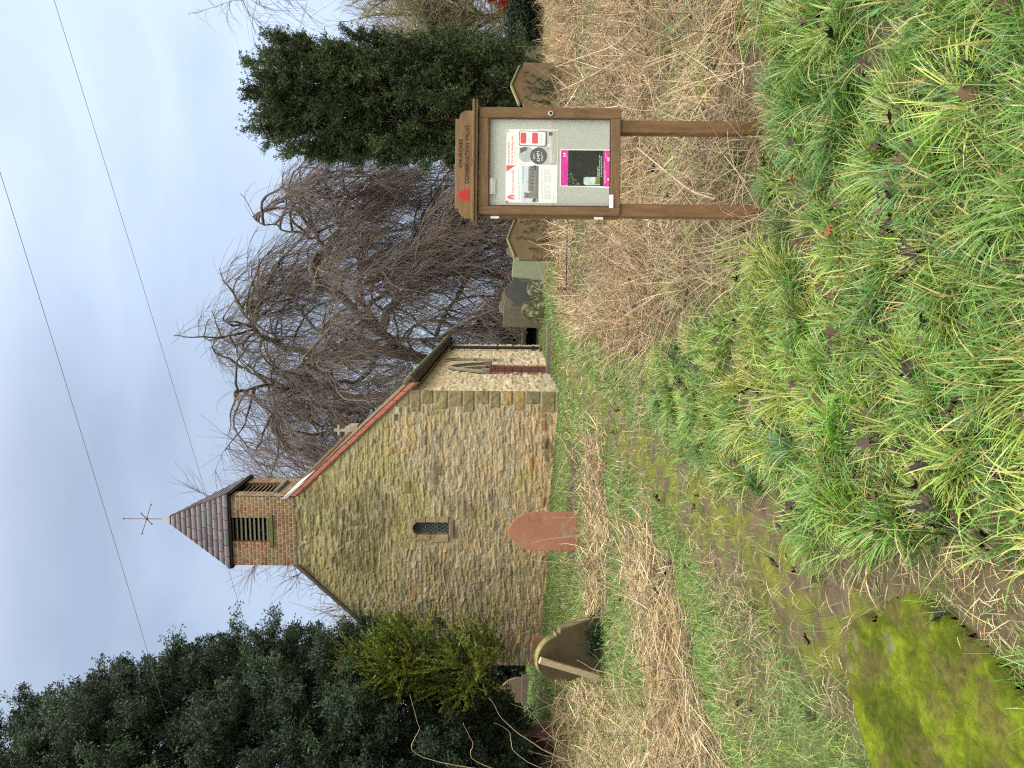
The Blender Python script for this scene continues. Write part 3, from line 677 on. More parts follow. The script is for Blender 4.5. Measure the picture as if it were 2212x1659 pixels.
# --- bell turret of brick
TW0, TW1, TL, TZ0, TZ1 = 2.243, 3.718, 1.36, 6.08, 7.47
BP = np.array([[.20, .092, .06], [.23, .10, .06], [.16, .09, .065], [.19, .13, .085], [.21, .13, .08], [.16, .105, .078], [.20, .155, .10], [.25, .105, .062], [.14, .09, .07], [.21, .165, .11]])
def brick(U, Z, seed):
    r = np.random.default_rng(seed); hc = .0772; row = np.floor((Z - TZ0) / hc).astype(int); fz = (Z - TZ0) - row * hc
    hdr = (row % 3 == 1); wd = np.where(hdr, .1125, .225); off = np.where(hdr, .056, np.where(row % 2 == 0, 0, .1125)) + .3
    u = U + off + .01 * (vn(row * 3.3, row * 0., None, seed) - .5); j = np.floor(u / wd).astype(int); fu = u - j * wd
    d = np.minimum(np.minimum(fu, wd - fu) * 1.0, np.minimum(fz, hc - fz)) - .0045 + .004 * (fbm(U * 60, Z * 60, 2, seed) - .5)
    k = (row * 131 + j * 17 + hdr * 7) % 997
    C = np.array([.92, .97, 1.0]) * BP[r.integers(0, len(BP), 997)[k]] * r.uniform(.75, 1.2, 997)[k][..., None]
    C = C * (.7 + .6 * fbm(U * 18, Z * 18, 3, seed + 3))[..., None]
    li = sst(.40, .62, fbm(U * 4, Z * 4, 4, seed + 5))[..., None]; C = C * (1 - .35 * li) + np.array([.24, .21, .125]) * .35 * li
    mo = sst(.004, -.002, d)[..., None]; C = C * (1 - mo) + np.array([.46, .36, .21]) * (.75 + .5 * fbm(U * 25, Z * 25, 2, seed + 8))[..., None] * mo
    H = sst(-.002, .006, d) * .010 + .006 * (fbm(U * 30, Z * 30, 2, seed + 9) - .5)
    return H, C
res = .0105
OP = (2.693, 3.213, 6.64, 7.47); OS = (.32, .98, 6.60, 7.47)
parts_ = []
U, Z = np.meshgrid(np.arange(TW0, TW1 + res, res), np.arange(TZ0, TZ1, res), indexing='ij')
H, C = brick(U, Z, 301)
tur = thing('bell_turret', None, None, church.location); del tur
for o in [o for o in bpy.data.objects if o.name == 'bell_turret']: bpy.data.objects.remove(o)
tf = field('turret_front', lambda u, z, h: co + u[:, None] * ew - (h[:, None] + .012) * el + np.stack([0 * z, 0 * z, z], 1), U, Z, H, C, lambda w, z: ~((w > OP[0]) & (w < OP[1]) & (z > OP[2])), m_brick, church)
U, Z = np.meshgrid(np.arange(-.01, TL + res, res), np.arange(5.6, TZ1, res), indexing='ij')
H, C = brick(U, Z, 302)
field('turret_side', lambda u, z, h: co + TW0 * ew + u[:, None] * el - h[:, None] * ew + np.stack([0 * z, 0 * z, z], 1), U, Z, H, C, lambda l, z: ~((l > OS[0]) & (l < OS[1]) & (z > OS[2])) & (l < TL), m_brick, church)
H, C = brick(U, Z, 303)
field('turret_side', lambda u, z, h: co + TW1 * ew + u[:, None] * el + h[:, None] * ew + np.stack([0 * z, 0 * z, z], 1), U, Z, H, C, lambda l, z: (l < TL), m_brick, church)
U, Z = np.meshgrid(np.arange(TW0, TW1 + res, .02), np.arange(5.9, TZ1, .02), indexing='ij'); H, C = brick(U, Z, 304)
field('turret_back', lambda u, z, h: co + u[:, None] * ew + (TL + h[:, None]) * el + np.stack([0 * z, 0 * z, z], 1), U, Z, H, C, lambda w, z: w > 0, m_brick, church)
m_brk = mat('brick reveal', (.20, .09, .055), var=.5, scale=12)
rvs = [MB() for _ in range(4)]
for k in range(11):
    z = OP[2] + k * .0772
    wblock(rvs[0], OP[0] - .09, OP[0] + .001, z, z + .066, .002, .22); wblock(rvs[1], OP[1] - .001, OP[1] + .09, z, z + .066, .002, .22)
    sblock(rvs[2], OS[0] - .09, OS[0] + .001, z, z + .066, TW0 + .002, TW0 + .2); sblock(rvs[3], OS[1] - .001, OS[1] + .09, z, z + .066, TW0 + .002, TW0 + .2)
for rv in rvs: rv.build('brick_reveal', m_brk, church)
vd = MB(); vd.obox(CH(OP[0] - .05, .26, 6.4), EW * (OP[1] - OP[0] + .1), EL * .02, EZ * 1.06); vd.build('chamber_shade_sheet', m_dark, church); vd = MB(); vd.obox(CH(TW0 + .25, .30, 6.3), EW * .02, EL * .8, EZ * 1.1); vd.build('chamber_shade_sheet', m_dark, church)  # black sheets stand in for the shade inside the bell chamber
lv, lv2 = MB(), MB()
for k in range(9):
    z = OP[2] + .03 + k * .09
    lv.obox(CH(OP[0], .03, z), EW * (OP[1] - OP[0]), EL * .11 + EZ * .075, EZ * .026)
    if k < 8: lv2.obox(CH(TW0 + .05, OS[0], z + .02), EL * (OS[1] - OS[0]), EW * .10 + EZ * .07, EZ * .026)
lv.build('louvres', m_louv, church, bevel=.004); lv2.build('louvres', m_louv, church, bevel=.004)
ls = MB(); wblock(ls, 2.63, 3.335, 6.555, 6.64, -.05, .2); ls.build('louvre_sill', m_mosssill, church, bevel=.01)
ls = MB(); sblock(ls, .24, 1.06, 6.52, 6.60, TW0 - .07, TW0 + .15); ls.build('louvre_sill', m_louv, church, bevel=.008)
# slate pyramid
OV = .065; ZS = 7.46; AP = CH((TW0 + TW1) / 2, TL / 2, 9.13)
cw, cl = (TW0 + TW1) / 2, TL / 2; hw_, hl_ = (TW1 - TW0) / 2 + OV, TL / 2 + OV
def slates(axis_u, half_u, axis_n, half_n, seed):
    r = np.random.default_rng(seed); C0 = CH(cw, cl, ZS); n = 12; vs = []; qs = []; cs = []
    up = EZ * (9.13 - ZS) - axis_n * half_n; nrm = (axis_n * (9.13 - ZS) + EZ * half_n).normalized()
    def pt(u, t, lift): return C0 + axis_n * half_n + axis_u * u + up * t + nrm * lift
    for k in range(n):
        t0, t1 = k / n * .97, (k + 1.12) / n * .97; t1 = min(t1, .985); h0, h1 = half_u * (1 - t0), half_u * (1 - t1)
        u = -h0 - r.uniform(0, .15)
        while u < h0:
            w = r.uniform(.20, .38); a, b = u + .005, u + w - .005; u += w
            a0, b0 = max(a, -h0), min(b, h0); a1, b1 = max(a, -h1), min(b, h1)
            if b0 - a0 < .01: continue
            if b1 < a1: a1 = b1 = (h1 if a > 0 else -h1)
            L = .016 + r.uniform(0, .004); j = len(vs)
            vs += [pt(a0, t0, L), pt(b0, t0, L), pt(b1, t1, .004), pt(a1, t1, .004), pt(a0, t0, L - .012), pt(b0, t0, L - .012)]
            qs += [(j, j + 1, j + 2, j + 3), (j + 4, j + 5, j + 1, j)]
            c = np.array([.145, .120, .140]) * r.uniform(.65, 1.35)
            if r.random() < .2: c = np.array([.115, .12, .125]) * r.uniform(.7, 1.1)
            cs += [c] * 6
    return vs, qs, cs
vs_, qs_, cs_ = [], [], []
for au, hu, an, hn, sd_ in ((EW, hw_, -EL, hl_, 1), (EL, hl_, -EW, hw_, 2), (EW, hw_, EL, hl_, 3), (EL, hl_, EW, hw_, 4)):
    v, q, c = slates(au, hu, an, hn, sd_); qs_ += [tuple(i + len(vs_) for i in f) for f in q]; vs_ += v; cs_ += c
sp = mesh_np('turret_roof', np.array([tuple(v) for v in vs_]) - ORG, np.array(qs_), mat=m_slate, parent=church, cols=np.array(cs_))
cb_ = MB(); B4 = [CH(cw - hw_, cl - hl_, ZS - .012), CH(cw + hw_, cl - hl_, ZS - .012), CH(cw + hw_, cl + hl_, ZS - .012), CH(cw - hw_, cl + hl_, ZS - .012)]
cb_.add(B4 + [AP - EZ * .02], [(3, 2, 1, 0), (0, 1, 4), (1, 2, 4), (2, 3, 4), (3, 0, 4)])
for a, b in ((0, 1), (1, 2), (2, 3), (3, 0)): cb_.obox(B4[a] - EZ * .035, B4[b] - B4[a], (CH(cw, cl, ZS - .012) - (B4[a] + B4[b]) / 2).normalized() * .05, EZ * .034)
cb_.build('roof_boards', m_dark, sp)
lc = MB(); lc.cyl(AP - EZ * .16, AP + EZ * .03, .13, 4, .03); lc.build('lead_cap', mat('dull lead', (.22, .22, .215), rough=.6, var=.2), sp)
vane = MB(); tip = AP + EZ * .02
vane.cyl(tip, tip + EZ * .86, .011, 6); vane.sphere(tip + EZ * .86, .022); vane.sphere(tip + EZ * .72, .018); vc = tip + EZ * .36; vane.sphere(vc, .035)
for v in (Vector((.28, .2, 0)), Vector((.157, -.24, 0))):
    for s in (1, -1): vane.cyl(vc, vc + v * s, .009, 6); vane.sphere(vc + v * s, .020)
vane.build('weather_vane', mat('vane iron', (.16, .13, .14), rough=.5, var=.2, metal=.3), church)
# ------------------------------------------------------------------ notice board
DB = 4.4; KB = DB / F; pc = pix(1190, 352, DB)
def BX(y): return pc.x + (352 - y) * KB
def BZ(x): return pc.z - (x - 1190) * KB
gb = gz1(pc.x, DB)
m_oak = mat('oiled oak', (.145, .084, .040), rough=.6, var=.42, scale=7, stretch=(9, 9, 1.1), bump=.35, bscale=30, spec=.35, stain=(.10, .06, .03), stain_amt=.3)
m_oakh = mat('oiled oak rail', (.145, .086, .041), rough=.6, var=.42, scale=7, stretch=(1.1, 9, 9), bump=.35, bscale=30, spec=.35)
m_oakp = mat('weathered oak header', (.165, .098, .045), rough=.65, var=.45, scale=6, stretch=(1.0, 9, 12), bump=.4, bscale=30, spec=.3)
m_post = mat('post oak', (.160, .086, .040), rough=.6, var=.45, scale=5, stretch=(7, 7, .7), bump=.35, bscale=30, stain=(.10, .060, .028), stain_scale=5, stain_amt=.25)
m_felt = mat('grey felt', (.43, .445, .42), rough=.95, var=.035, scale=60, bump=.05, bscale=220)
m_white = mat('white plastic', (.78, .78, .77), rough=.4, var=.04, bump=0)
m_steel = mat('steel', (.55, .55, .54), rough=.25, var=.1, metal=1, bump=0)
m_cut = mat('carved lettering', (.022, .014, .009), rough=.8, var=.2, bump=0)
m_redp = mat('red paint', (.42, .018, .022), rough=.5, var=.12, bump=0)
board = thing('notice_board', 'oak notice board on two posts with a carved header and glazed case', 'notice board', (BX(352), DB + .04, gb))
def bb(mb, y0, y1, x0, x1, d0, d1): return mb.box(BX(y0), BX(y1), DB + d0, DB + d1, BZ(x1), BZ(x0))     # pixel box of the board plane
for (y0, y1, yy) in ((464.5, 437, 0), (283, 256, 0)):
    p = MB(); p.box(BX(y0), BX(y1), DB + .012, DB + .085, gb - .3, BZ(1341)); p.build('post', m_post, board, bevel=.006)
for a_, b_ in ((463, 446), (254.5, 232)): fr = MB(); bb(fr, a_, b_, 1034.5, 1340.5, 0, .04); fr.build('door_stile', m_oak, board, bevel=.004)
for a_, b_ in ((1034.5, 1055.6), (1319.5, 1340.5)): fr = MB(); bb(fr, 446, 254.5, a_, b_, .0015, .0385); fr.build('door_rail', m_oakh, board, bevel=.004)
ca = MB(); bb(ca, 465.5, 232.5, 1034.2, 1040, .046, .10); bb(ca, 465.5, 232.5, 1335, 1340.8, .046, .10); bb(ca, 465.5, 459, 1040, 1335, .046, .10); bb(ca, 239, 232.5, 1040, 1335, .046, .10); bb(ca, 459, 239, 1040, 1335, .09, .10); ca.build('case', m_oak, board, bevel=.002)
bk = MB(); bb(bk, 445.9, 254.6, 1055.7, 1319.4, .030, .0445); bk.build('backing_panel', m_felt, board)
gl = MB(); bb(gl, 446, 254.5, 1055.6, 1319.5, .009, .012); gl.build('glass', glass_mat('case glass'), board)
# mouldings inside the frame (glazing bead)
gb_ = MB()
for (y0, y1, x0, x1) in ((446, 443.5, 1055.6, 1319.5), (257, 254.5, 1055.6, 1319.5), (443.5, 257, 1055.6, 1058), (443.5, 257, 1317, 1319.5)): bb(gb_, y0, y1, x0, x1, .004, .0085)
gb_.build('glazing_bead', mat('dark bead', (.06, .035, .02), var=.3, bump=0), board)
co_ = MB()
prof = [(-.028, 1020.5), (-.028, 1025), (-.018, 1027.5), (-.018, 1031.8), (.11, 1031.8), (.11, 1020.5)]
co_.prism([(BX(481.5), DB + d, BZ(x)) for d, x in prof], (BX(218.5) - BX(481.5), 0, 0)); co_.build('cornice', m_oakh, board, bevel=.002)
hd = MB()
arc = lambda cy, cx, r, a0, a1: [(cy + r * math.cos(t), cx + r * math.sin(t)) for t in np.linspace(a0, a1, 9)]
out = [(472, 1020.4), (472, 1004)] + [(471, 1003)] + [(467.5 - 17 * (1 - math.cos(t)) * .5 - 8.5 * math.sin(t) * 0 - 17 * (1 - math.cos(t)) * .5, 1003 - 12 * math.sin(t)) for t in np.linspace(0, math.pi / 2, 8)] + [(450.5, 983), (257, 983)] + [(240.5 + 17 * (1 - math.cos(t)), 1003 - 12 * math.sin(t)) for t in np.linspace(math.pi / 2, 0, 8)] + [(239, 1003), (239, 1020.4)]
hd.prism([(BX(y), DB + .012, BZ(x)) for y, x in out], (0, .036, 0)); head = hd.build('header', m_oakp, board, bevel=.003)
def text(name, body, mt, parent, y0, y1, x0, x1, depth, ext=.0006, shear=0, fit=True, thick=0):
    """lettering on the board plane between pixel columns y0 (left) .. y1 (right) and rows x0 (top) .. x1 (bottom)"""
    cu = bpy.data.curves.new('t', 'FONT'); cu.body = body; cu.extrude = ext; cu.resolution_u = 3; cu.size = 1; cu.offset = thick
    o = bpy.data.objects.new('t', cu); COL.objects.link(o); bpy.context.view_layer.update()
    me = bpy.data.meshes.new_from_object(o.evaluated_get(bpy.context.evaluated_depsgraph_get()))
    bpy.data.objects.remove(o)
    n = len(me.vertices); v = np.zeros(n * 3, np.float32); me.vertices.foreach_get('co', v); v = v.reshape(-1, 3)
    mn, mx_ = v.min(0), v.max(0)
    X = BX(y0) + (v[:, 0] - mn[0]) / (mx_[0] - mn[0]) * (BX(y1) - BX(y0)); Zz = BZ(x1) + (v[:, 1] - mn[1]) / (mx_[1] - mn[1]) * (BZ(x0) - BZ(x1))
    Y = DB + depth - v[:, 2]
    P = np.stack([X, Y, Zz], 1).astype(np.float32) - np.array(parent_origin(parent), np.float32)
    me.vertices.foreach_set('co', P.ravel()); me.materials.clear(); me.materials.append(mt); me.update(); me.name = name
    return link(bpy.data.objects.new(name, me), parent)
text('lettering', 'CHURCHES', m_cut, head, 362.5, 301.5, 990.2, 998, .0112, thick=.008)
text('lettering', 'CONSERVATION TRUST', m_cut, head, 397.5, 270, 1004.8, 1013, .0112, thick=.008)
def emblem(mb, cy, xb, w, h, depth, t=.0012, bands=((1.0, .62), (.50, .26)), sc=1.0):
    """nested pointed arches: cy centre column, xb bottom row, w half width, h height (pixels)"""
    def arch(s):
        hh = h * (.12 + .88 * s); ww = w * s; pts = [(cy + ww, xb)]
        for a in np.linspace(0, math.pi / 3, 9): pts.append((cy + ww * (2 * math.cos(a) - 1), xb - hh * (.30 + .70 * math.sin(a) / .866)))
        for a in np.linspace(math.pi / 3, 0, 9)[1:]: pts.append((cy - ww * (2 * math.cos(a) - 1), xb - hh * (.30 + .70 * math.sin(a) / .866)))
        pts.append((cy - ww, xb)); return pts
    for a, b in bands:
        A, B = arch(a), arch(b)
        for i in range(len(A) - 1):
            mb.prism([(BX(y), DB + depth, BZ(x)) for y, x in (A[i], A[i + 1], B[i + 1], B[i])], (0, -t, 0))
em = MB(); emblem(em, 422.3, 1015, 12.2, 27.5, .0118, bands=((1.0, .70), (.62, .42), (.34, .12))); em.build('emblem', m_redp, head)
lk = MB(); yc, xc = 245.3, 1188.8; L = Vector((BX(yc), DB, BZ(xc))); lk.cyl(L + Vector((0, .002, 0)), L - Vector((0, .006, 0)), .0155, 20); lock = lk.build('lock', m_steel, board, bevel=.002)
lk = MB(); lk.cyl(L - Vector((0, .0055, 0)), L - Vector((0, .0075, 0)), .008, 14); lk.build('keyhole', m_cut, lock)
for x0, x1 in ((1060.5, 1079.5), (1287, 1306)):
    h_ = MB(); h_.box(BX(469.5), BX(464.3), DB + .035, DB + .05, BZ(x1), BZ(x0)); h_.build('hinge', m_white, board, bevel=.002)
h_ = MB(); h_.box(BX(458), BX(430), DB + .004, DB + .01, BZ(1341.5), BZ(1340)); 
# posters on the felt ----------------------------------------------------------
PD = .0292
def flat(col, rough=.5, var=.03): 
    return mat('print %d' % len(bpy.data.materials), col, rough=rough, var=var, scale=14, bump=0, spec=.3)
PAPER = flat((.78, .79, .80)); INK = flat((.06, .06, .07)); RED = flat((.62, .05, .07)); GREY = flat((.42, .42, .43))
def poly_(mb, pts, dep, t=.0003): return mb.prism([(BX(y), DB + dep, BZ(x)) for y, x in pts], (0, -t, 0))
def rect(mb, y0, y1, x0, x1, dep, t=.0003): return mb.box(BX(max(y0, y1)), BX(min(y0, y1)), DB + dep - t, DB + dep, BZ(x1), BZ(x0))
def disc(mb, yc, xc, ry, dep, n=28): return poly_(mb, [(yc + ry * math.cos(2 * math.pi * k / n), xc + ry * math.sin(2 * math.pi * k / n)) for k in range(n)], dep)
def greek(mb, y0, y1, x0, dx, n, dep, seed, h=.9):
    r = random.Random(seed)
    for k in range(n):
        y = y0; end = y1 + (0 if k < n - 1 else (y0 - y1) * .4)
        while y > end + 1:
            w = min(r.uniform(1.2, 4.2), y - end); rect(mb, y, y - w, x0 + k * dx, x0 + k * dx + h, dep); y -= w + .7
L1, L2, L3, L4 = PD - .0008, PD - .0013, PD - .0018, PD - .0023
p1 = thing('poster', 'white poster with a church photograph and red corner flash, left of the pair', 'poster', (BX(394), DB + PD, BZ(1149)))
b = MB(); rect(b, 435.8, 353.2, 1092.6, 1205, PD, .0006); b.build('paper', PAPER, p1)
b = MB(); emblem(b, 424, 1112, 5.2, 16, L1, t=.0003); b.build('emblem', RED, p1)
text('headline', 'Poetry in the Summer', RED, p1, 414, 364, 1105.5, 1112.5, L1, .0002, thick=.006)
b = MB(); poly_(b, [(368.5, 1094), (355, 1094), (355, 1114)], L1); b.build('corner_flash', RED, p1)
for q_ in ((428, 362, 1119.5, 3.2, 2, L1, 3, .9), (428, 360, 1170, 2.6, 2, L1, 4, .8), (428, 396, 1176, 2.0, 8, L1, 5, .7), (391, 361, 1176, 2.0, 8, L1, 6, .7), (428, 417, 1197, 2.6, 1, L1, 7, 1.6)):
    b = MB(); greek(b, *q_); b.build('small_print', GREY, p1)
b = MB(); rect(b, 434, 355, 1127, 1164, L1); ph = b.build('photograph', flat((.56, .60, .66), var=.12), p1)
b = MB(); poly_(b, [(396, 1127.5), (356, 1127.5), (356, 1131), (372, 1133), (392, 1131.5)], L2); b.build('blue_sky', flat((.36, .52, .70)), ph)
b = MB(); rect(b, 433.5, 355.5, 1160, 1163.8, L2); b.build('lawn', flat((.10, .14, .07), var=.3), ph)
b = MB(); poly_(b, [(426, 1160), (426, 1134), (424, 1134), (424, 1132.5), (421, 1132.5), (421, 1134), (417, 1134), (417, 1132.5), (414, 1132.5), (414, 1146), (412, 1146), (410, 1142), (392, 1142), (391, 1138.5), (389, 1142), (358, 1142), (356, 1146), (356, 1160)], L3); bld = b.build('printed_church', flat((.17, .165, .15), var=.35), ph)
m_pw = flat((.05, .05, .055))
for q_ in [(y, y - 2.4, 1148, 1153) for y in (408, 402, 395, 388, 380, 373, 366, 360)] + [(421, 418.6, 1139, 1142)]: b = MB(); rect(b, *q_, L4); b.build('printed_window', m_pw, bld)
m_pt = flat((.035, .05, .03), var=.4)
for k, (y, r_) in enumerate(((431, 5), (428.5, 4), (357.5, 4), (360, 3.4), (364, 2.6))): b = MB(); disc(b, y, 1159 - r_ * .9, r_ * .75, L4 - .0003 - k * .0002, 12); b.build('printed_tree', m_pt, ph)
b = MB(); b.sphere((BX(434), DB + PD - .003, BZ(1095)), .006); b.build('pin', mat('red pin', (.5, .06, .06), rough=.3, bump=0), p1)

p2 = thing('poster', 'white and beige poster with a phone picture and a dark price disc', 'poster', (BX(314), DB + PD, BZ(1149)))
b = MB(); rect(b, 352.9, 276.4, 1093.5, 1206, PD, .0006); b.build('paper', PAPER, p2)
b = MB(); rect(b, 352.6, 278.5, 1161, 1204.5, L1); b.build('beige_panel', flat((.44, .41, .385)), p2)
text('headline', 'Help us keep historic', RED, p2, 351, 304, 1095.5, 1102, L1, .0002, thick=.006)
text('headline', 'churches by donating today', RED, p2, 351, 291, 1103, 1109.8, L1, .0002, thick=.006)
for q_ in ((349, 290, 1111.3, 2.3, 2, L1, 11, .8), (349, 312, 1116.2, 2.3, 1, L1, 12, .8)): b = MB(); greek(b, *q_); b.build('small_print', GREY, p2)
def rrect(mb, y0, y1, x0, x1, r, dep, tilt=0):
    pts = []; cy, cx = (y0 + y1) / 2, (x0 + x1) / 2
    for (yy, xx, a0) in ((y1 - r, x0 + r, -90), (y1 - r, x1 - r, 0), (y0 + r, x1 - r, 90), (y0 + r, x0 + r, 180)):
        for k in range(5):
            a = math.radians(a0 + 22.5 * k); pts.append((yy + r * math.cos(a), xx + r * math.sin(a)))
    ca, sa = math.cos(tilt), math.sin(tilt)
    return poly_(mb, [(cy + (y - cy) * ca - (x - cx) * sa, cx + (y - cy) * sa + (x - cx) * ca) for y, x in pts], dep)
b = MB(); rrect(b, 279.8, 313, 1120.5, 1181.5, 4.5, L2, -.02); phn = b.build('printed_phone', flat((.10, .10, .11)), p2)
b = MB(); rrect(b, 281.2, 311.2, 1122.2, 1178, 3.6, L3, -.02); b.build('printed_screen', PAPER, phn)
for x0, x1 in ((1123.8, 1136.5), (1149, 1162)):
    b = MB(); rrect(b, 283.5, 307.5, x0, x1, 3, L4, 0); b.build('speech_bubble', RED, phn)
for q_ in ((304, 288, 1140, 2.8, 2, L4, 13, .9), (306, 286, 1166, 2.8, 3, L4, 14, .9)): b = MB(); greek(b, *q_); b.build('small_print', GREY, phn)
b = MB(); disc(b, 331, 1137, 17.2, L2 + .0001); b.build('round_photograph', flat((.42, .47, .48), var=.4), p2)
b = MB(); poly_(b, [(329, 1124), (317, 1122), (314.5, 1134), (317, 1140), (322, 1137)], L2 - .0003); b.build('printed_figure', flat((.11, .08, .07), var=.5), p2)
b = MB(); disc(b, 334, 1163.5, 18.3, L3); dd = b.build('dark_disc', flat((.055, .057, .06)), p2)
text('price', '\u00a31471', PAPER, dd, 346.5, 324.5, 1159.8, 1166, L4, .0002, thick=.02)
for q_ in ((341, 327, 1152.5, 2.4, 2, L4, 15, 1), (344, 324, 1170, 2.4, 2, L4, 16, 1)): b = MB(); greek(b, *q_); b.build('small_print', PAPER, dd)
b = MB(); disc(b, 285.8, 1189.3, 4.2, L2); b.build('round_stamp', INK, p2)
for q_ in ((348, 320, 1186, 3, 4, L2, 17, 1.1), (306, 292, 1186, 3, 3, L2, 18, 1)): b = MB(); greek(b, *q_); b.build('white_print', PAPER, p2)
b = MB(); emblem(b, 311, 1193, 3.8, 10, L2, t=.0003, bands=((1, .6),)); b.build('emblem', PAPER, p2)
b = MB(); b.sphere((BX(280.5), DB + PD - .003, BZ(1094.8)), .006); b.build('pin', mat('pale pin', (.5, .62, .60), rough=.3, bump=0), p2)

PINK = flat((.66, .035, .33)); p3 = thing('poster', 'bright pink and black service poster with white edges, low behind the glass', 'poster', (BX(360), DB + PD, BZ(1264)))
b = MB(); poly_(b, [(399.5, 1210.3), (318.6, 1211.2), (318.6, 1319.3), (402, 1319.3)], PD, .0006); b.build('paper', PAPER, p3)
for q_ in ((397.6, 320.8, 1212.3, 1228, L1), (399, 320.8, 1304.5, 1319, L1)): b = MB(); rect(b, *q_); b.build('pink_band', PINK, p3)
b = MB(); rect(b, 398.2, 320.8, 1228, 1304.5, L1); b.build('dark_photograph', flat((.016, .021, .019), var=.5), p3)
b = MB(); r_ = random.Random(5)
for k in range(9):
    y = 396 - k * 5.2; s = 3.2 - .22 * k; x = 1216.5 + .9 * k * (k < 5); poly_(b, [(y, x + 5 * (k % 2)), (y - s, x + 5 * (k % 2)), (y - s / 2, x + 6.5 + 5 * (k % 2))], L2)
b.build('bunting', flat((.05, .06, .30)), p3)
text('letter', 'H', PAPER, p3, 334.8, 327, 1217, 1223.5, L2, .0002, thick=.03)
m_wp = flat((.75, .55, .66))
for q_ in ((343, 326, 1225, 1, 1, L2, 21, .8), (392, 346, 1307, 2.6, 2, L2, 22, .9), (338, 326, 1309, 3, 2, L2, 23, 1.1)): b = MB(); greek(b, *q_); b.build('white_print', m_wp, p3)
for q_ in ((386, 381, 1313.5, 1317.5), (344, 336, 1313, 1318)): b = MB(); rect(b, *q_, L2); b.build('white_mark', m_wp, p3)
b = MB(); poly_(b, [(396.5, 1266), (393, 1262), (381, 1262), (378.8, 1266), (378.8, 1298), (396.5, 1298)], L2); b.build('printed_window', flat((.50, .58, .62), var=.5), p3)
b = MB(); poly_(b, [(394, 1287), (379, 1288), (379, 1298), (394, 1298)], L3); b.build('printed_lawn', flat((.16, .24, .03), var=.5), p3)
b = MB()
for k in range(90):
    x = r_.uniform(1229, 1252); y = 397 - r_.random() ** 1.2 * (1.35 * (1254 - x)) ; s = r_.uniform(.4, 1.3); poly_(b, [(y, x), (y - s, x + s * .3), (y - s * .4, x + s)], L2 - .00001 * k)
b.build('printed_leaves', flat((.66, .72, .55), var=.5), p3)
text('white_lettering', 'Harvest Service', PAPER, p3, 378, 356, 1291, 1294.3, L2, .0002, thick=.008)
text('white_lettering', 'Sunday 19th of September, 10am', PAPER, p3, 378, 330.5, 1295.2, 1298.4, L2, .0002, thick=.008)
text('white_lettering', "St. Mary's, Birdforth, YO61 4NW", PAPER, p3, 378, 333, 1299.3, 1302.6, L2, .0002, thick=.008)
n1_ = MB(); rect(n1_, 419, 384.2, 1056, 1064.2, .030, .0006); rect(n1_, 419, 384.2, 1064.2, 1071, .052, .0006)
cardo = thing('card', 'small white card tucked in the top edge of the case', 'card', (BX(401), DB + .03, BZ(1062)))
n1_ = MB(); rect(n1_, 419, 384.2, 1055.8, 1064.2, .0165, .0006); n1_.build('card_front', PAPER, cardo); n1_ = MB(); rect(n1_, 418.5, 384.6, 1064.2, 1070.5, .022, .0006); n1_.build('card_fold', flat((.50, .50, .49)), cardo)
n1_ = MB(); greek(n1_, 410, 392, 1060.5, 2, 1, .0157, 31, .9); n1_.build('small_print', GREY, cardo)
st = MB(); rect(st, 448.2, 419.5, 1316.8, 1325.6, .0005, .004); so_ = st.build('label_strip', m_white, None, bevel=.001, origin=Vector((BX(434), DB, BZ(1321)))); tag(so_, 'narrow white plastic strip stuck on the lower left corner of the case', 'label')
st = MB(); greek(st, 445, 424, 1320.6, 2, 1, -.0036, 32, .9); st.build('small_print', GREY, so_)

# ------------------------------------------------------------------ gravestones
LICH = (.33, .32, .22)
def stone(name, prof, thick, base, yaw=0, roll=0, pitch=0, mt=None, label='', cat='gravestone', sink=.15, bevel=.015, rough_=.006, margin=0, mmt=None):
    """prof: outline in (u, z) metres, base centre at 0,0; yaw about z, roll in its own plane, pitch forward"""
    pts = [(p[0], p[1] if p[1] > .001 else -sink) for p in prof]
    bm = bmesh.new(); vs = [bm.verts.new((u, -thick / 2, z)) for u, z in pts]; f = bm.faces.new(vs)
    ex = bmesh.ops.extrude_face_region(bm, geom=[f]); bmesh.ops.translate(bm, vec=(0, thick, 0), verts=[e for e in ex['geom'] if isinstance(e, bmesh.types.BMVert)])
    bmesh.ops.recalc_face_normals(bm, faces=bm.faces)
    me = bpy.data.meshes.new(name); bm.to_mesh(me); bm.free(); me.materials.append(mt)
    o = bpy.data.objects.new(name, me); link(o)
    o.location = base; o.rotation_euler = (Matrix.Rotation(yaw, 3, 'Z') @ Matrix.Rotation(pitch, 3, 'X') @ Matrix.Rotation(roll, 3, 'Y')).to_euler()
    b = o.modifiers.new('bevel', 'BEVEL'); b.width = bevel; b.segments = 2; b.limit_method = 'ANGLE'; b.angle_limit = math.radians(35)
    tag(o, label, cat); return o
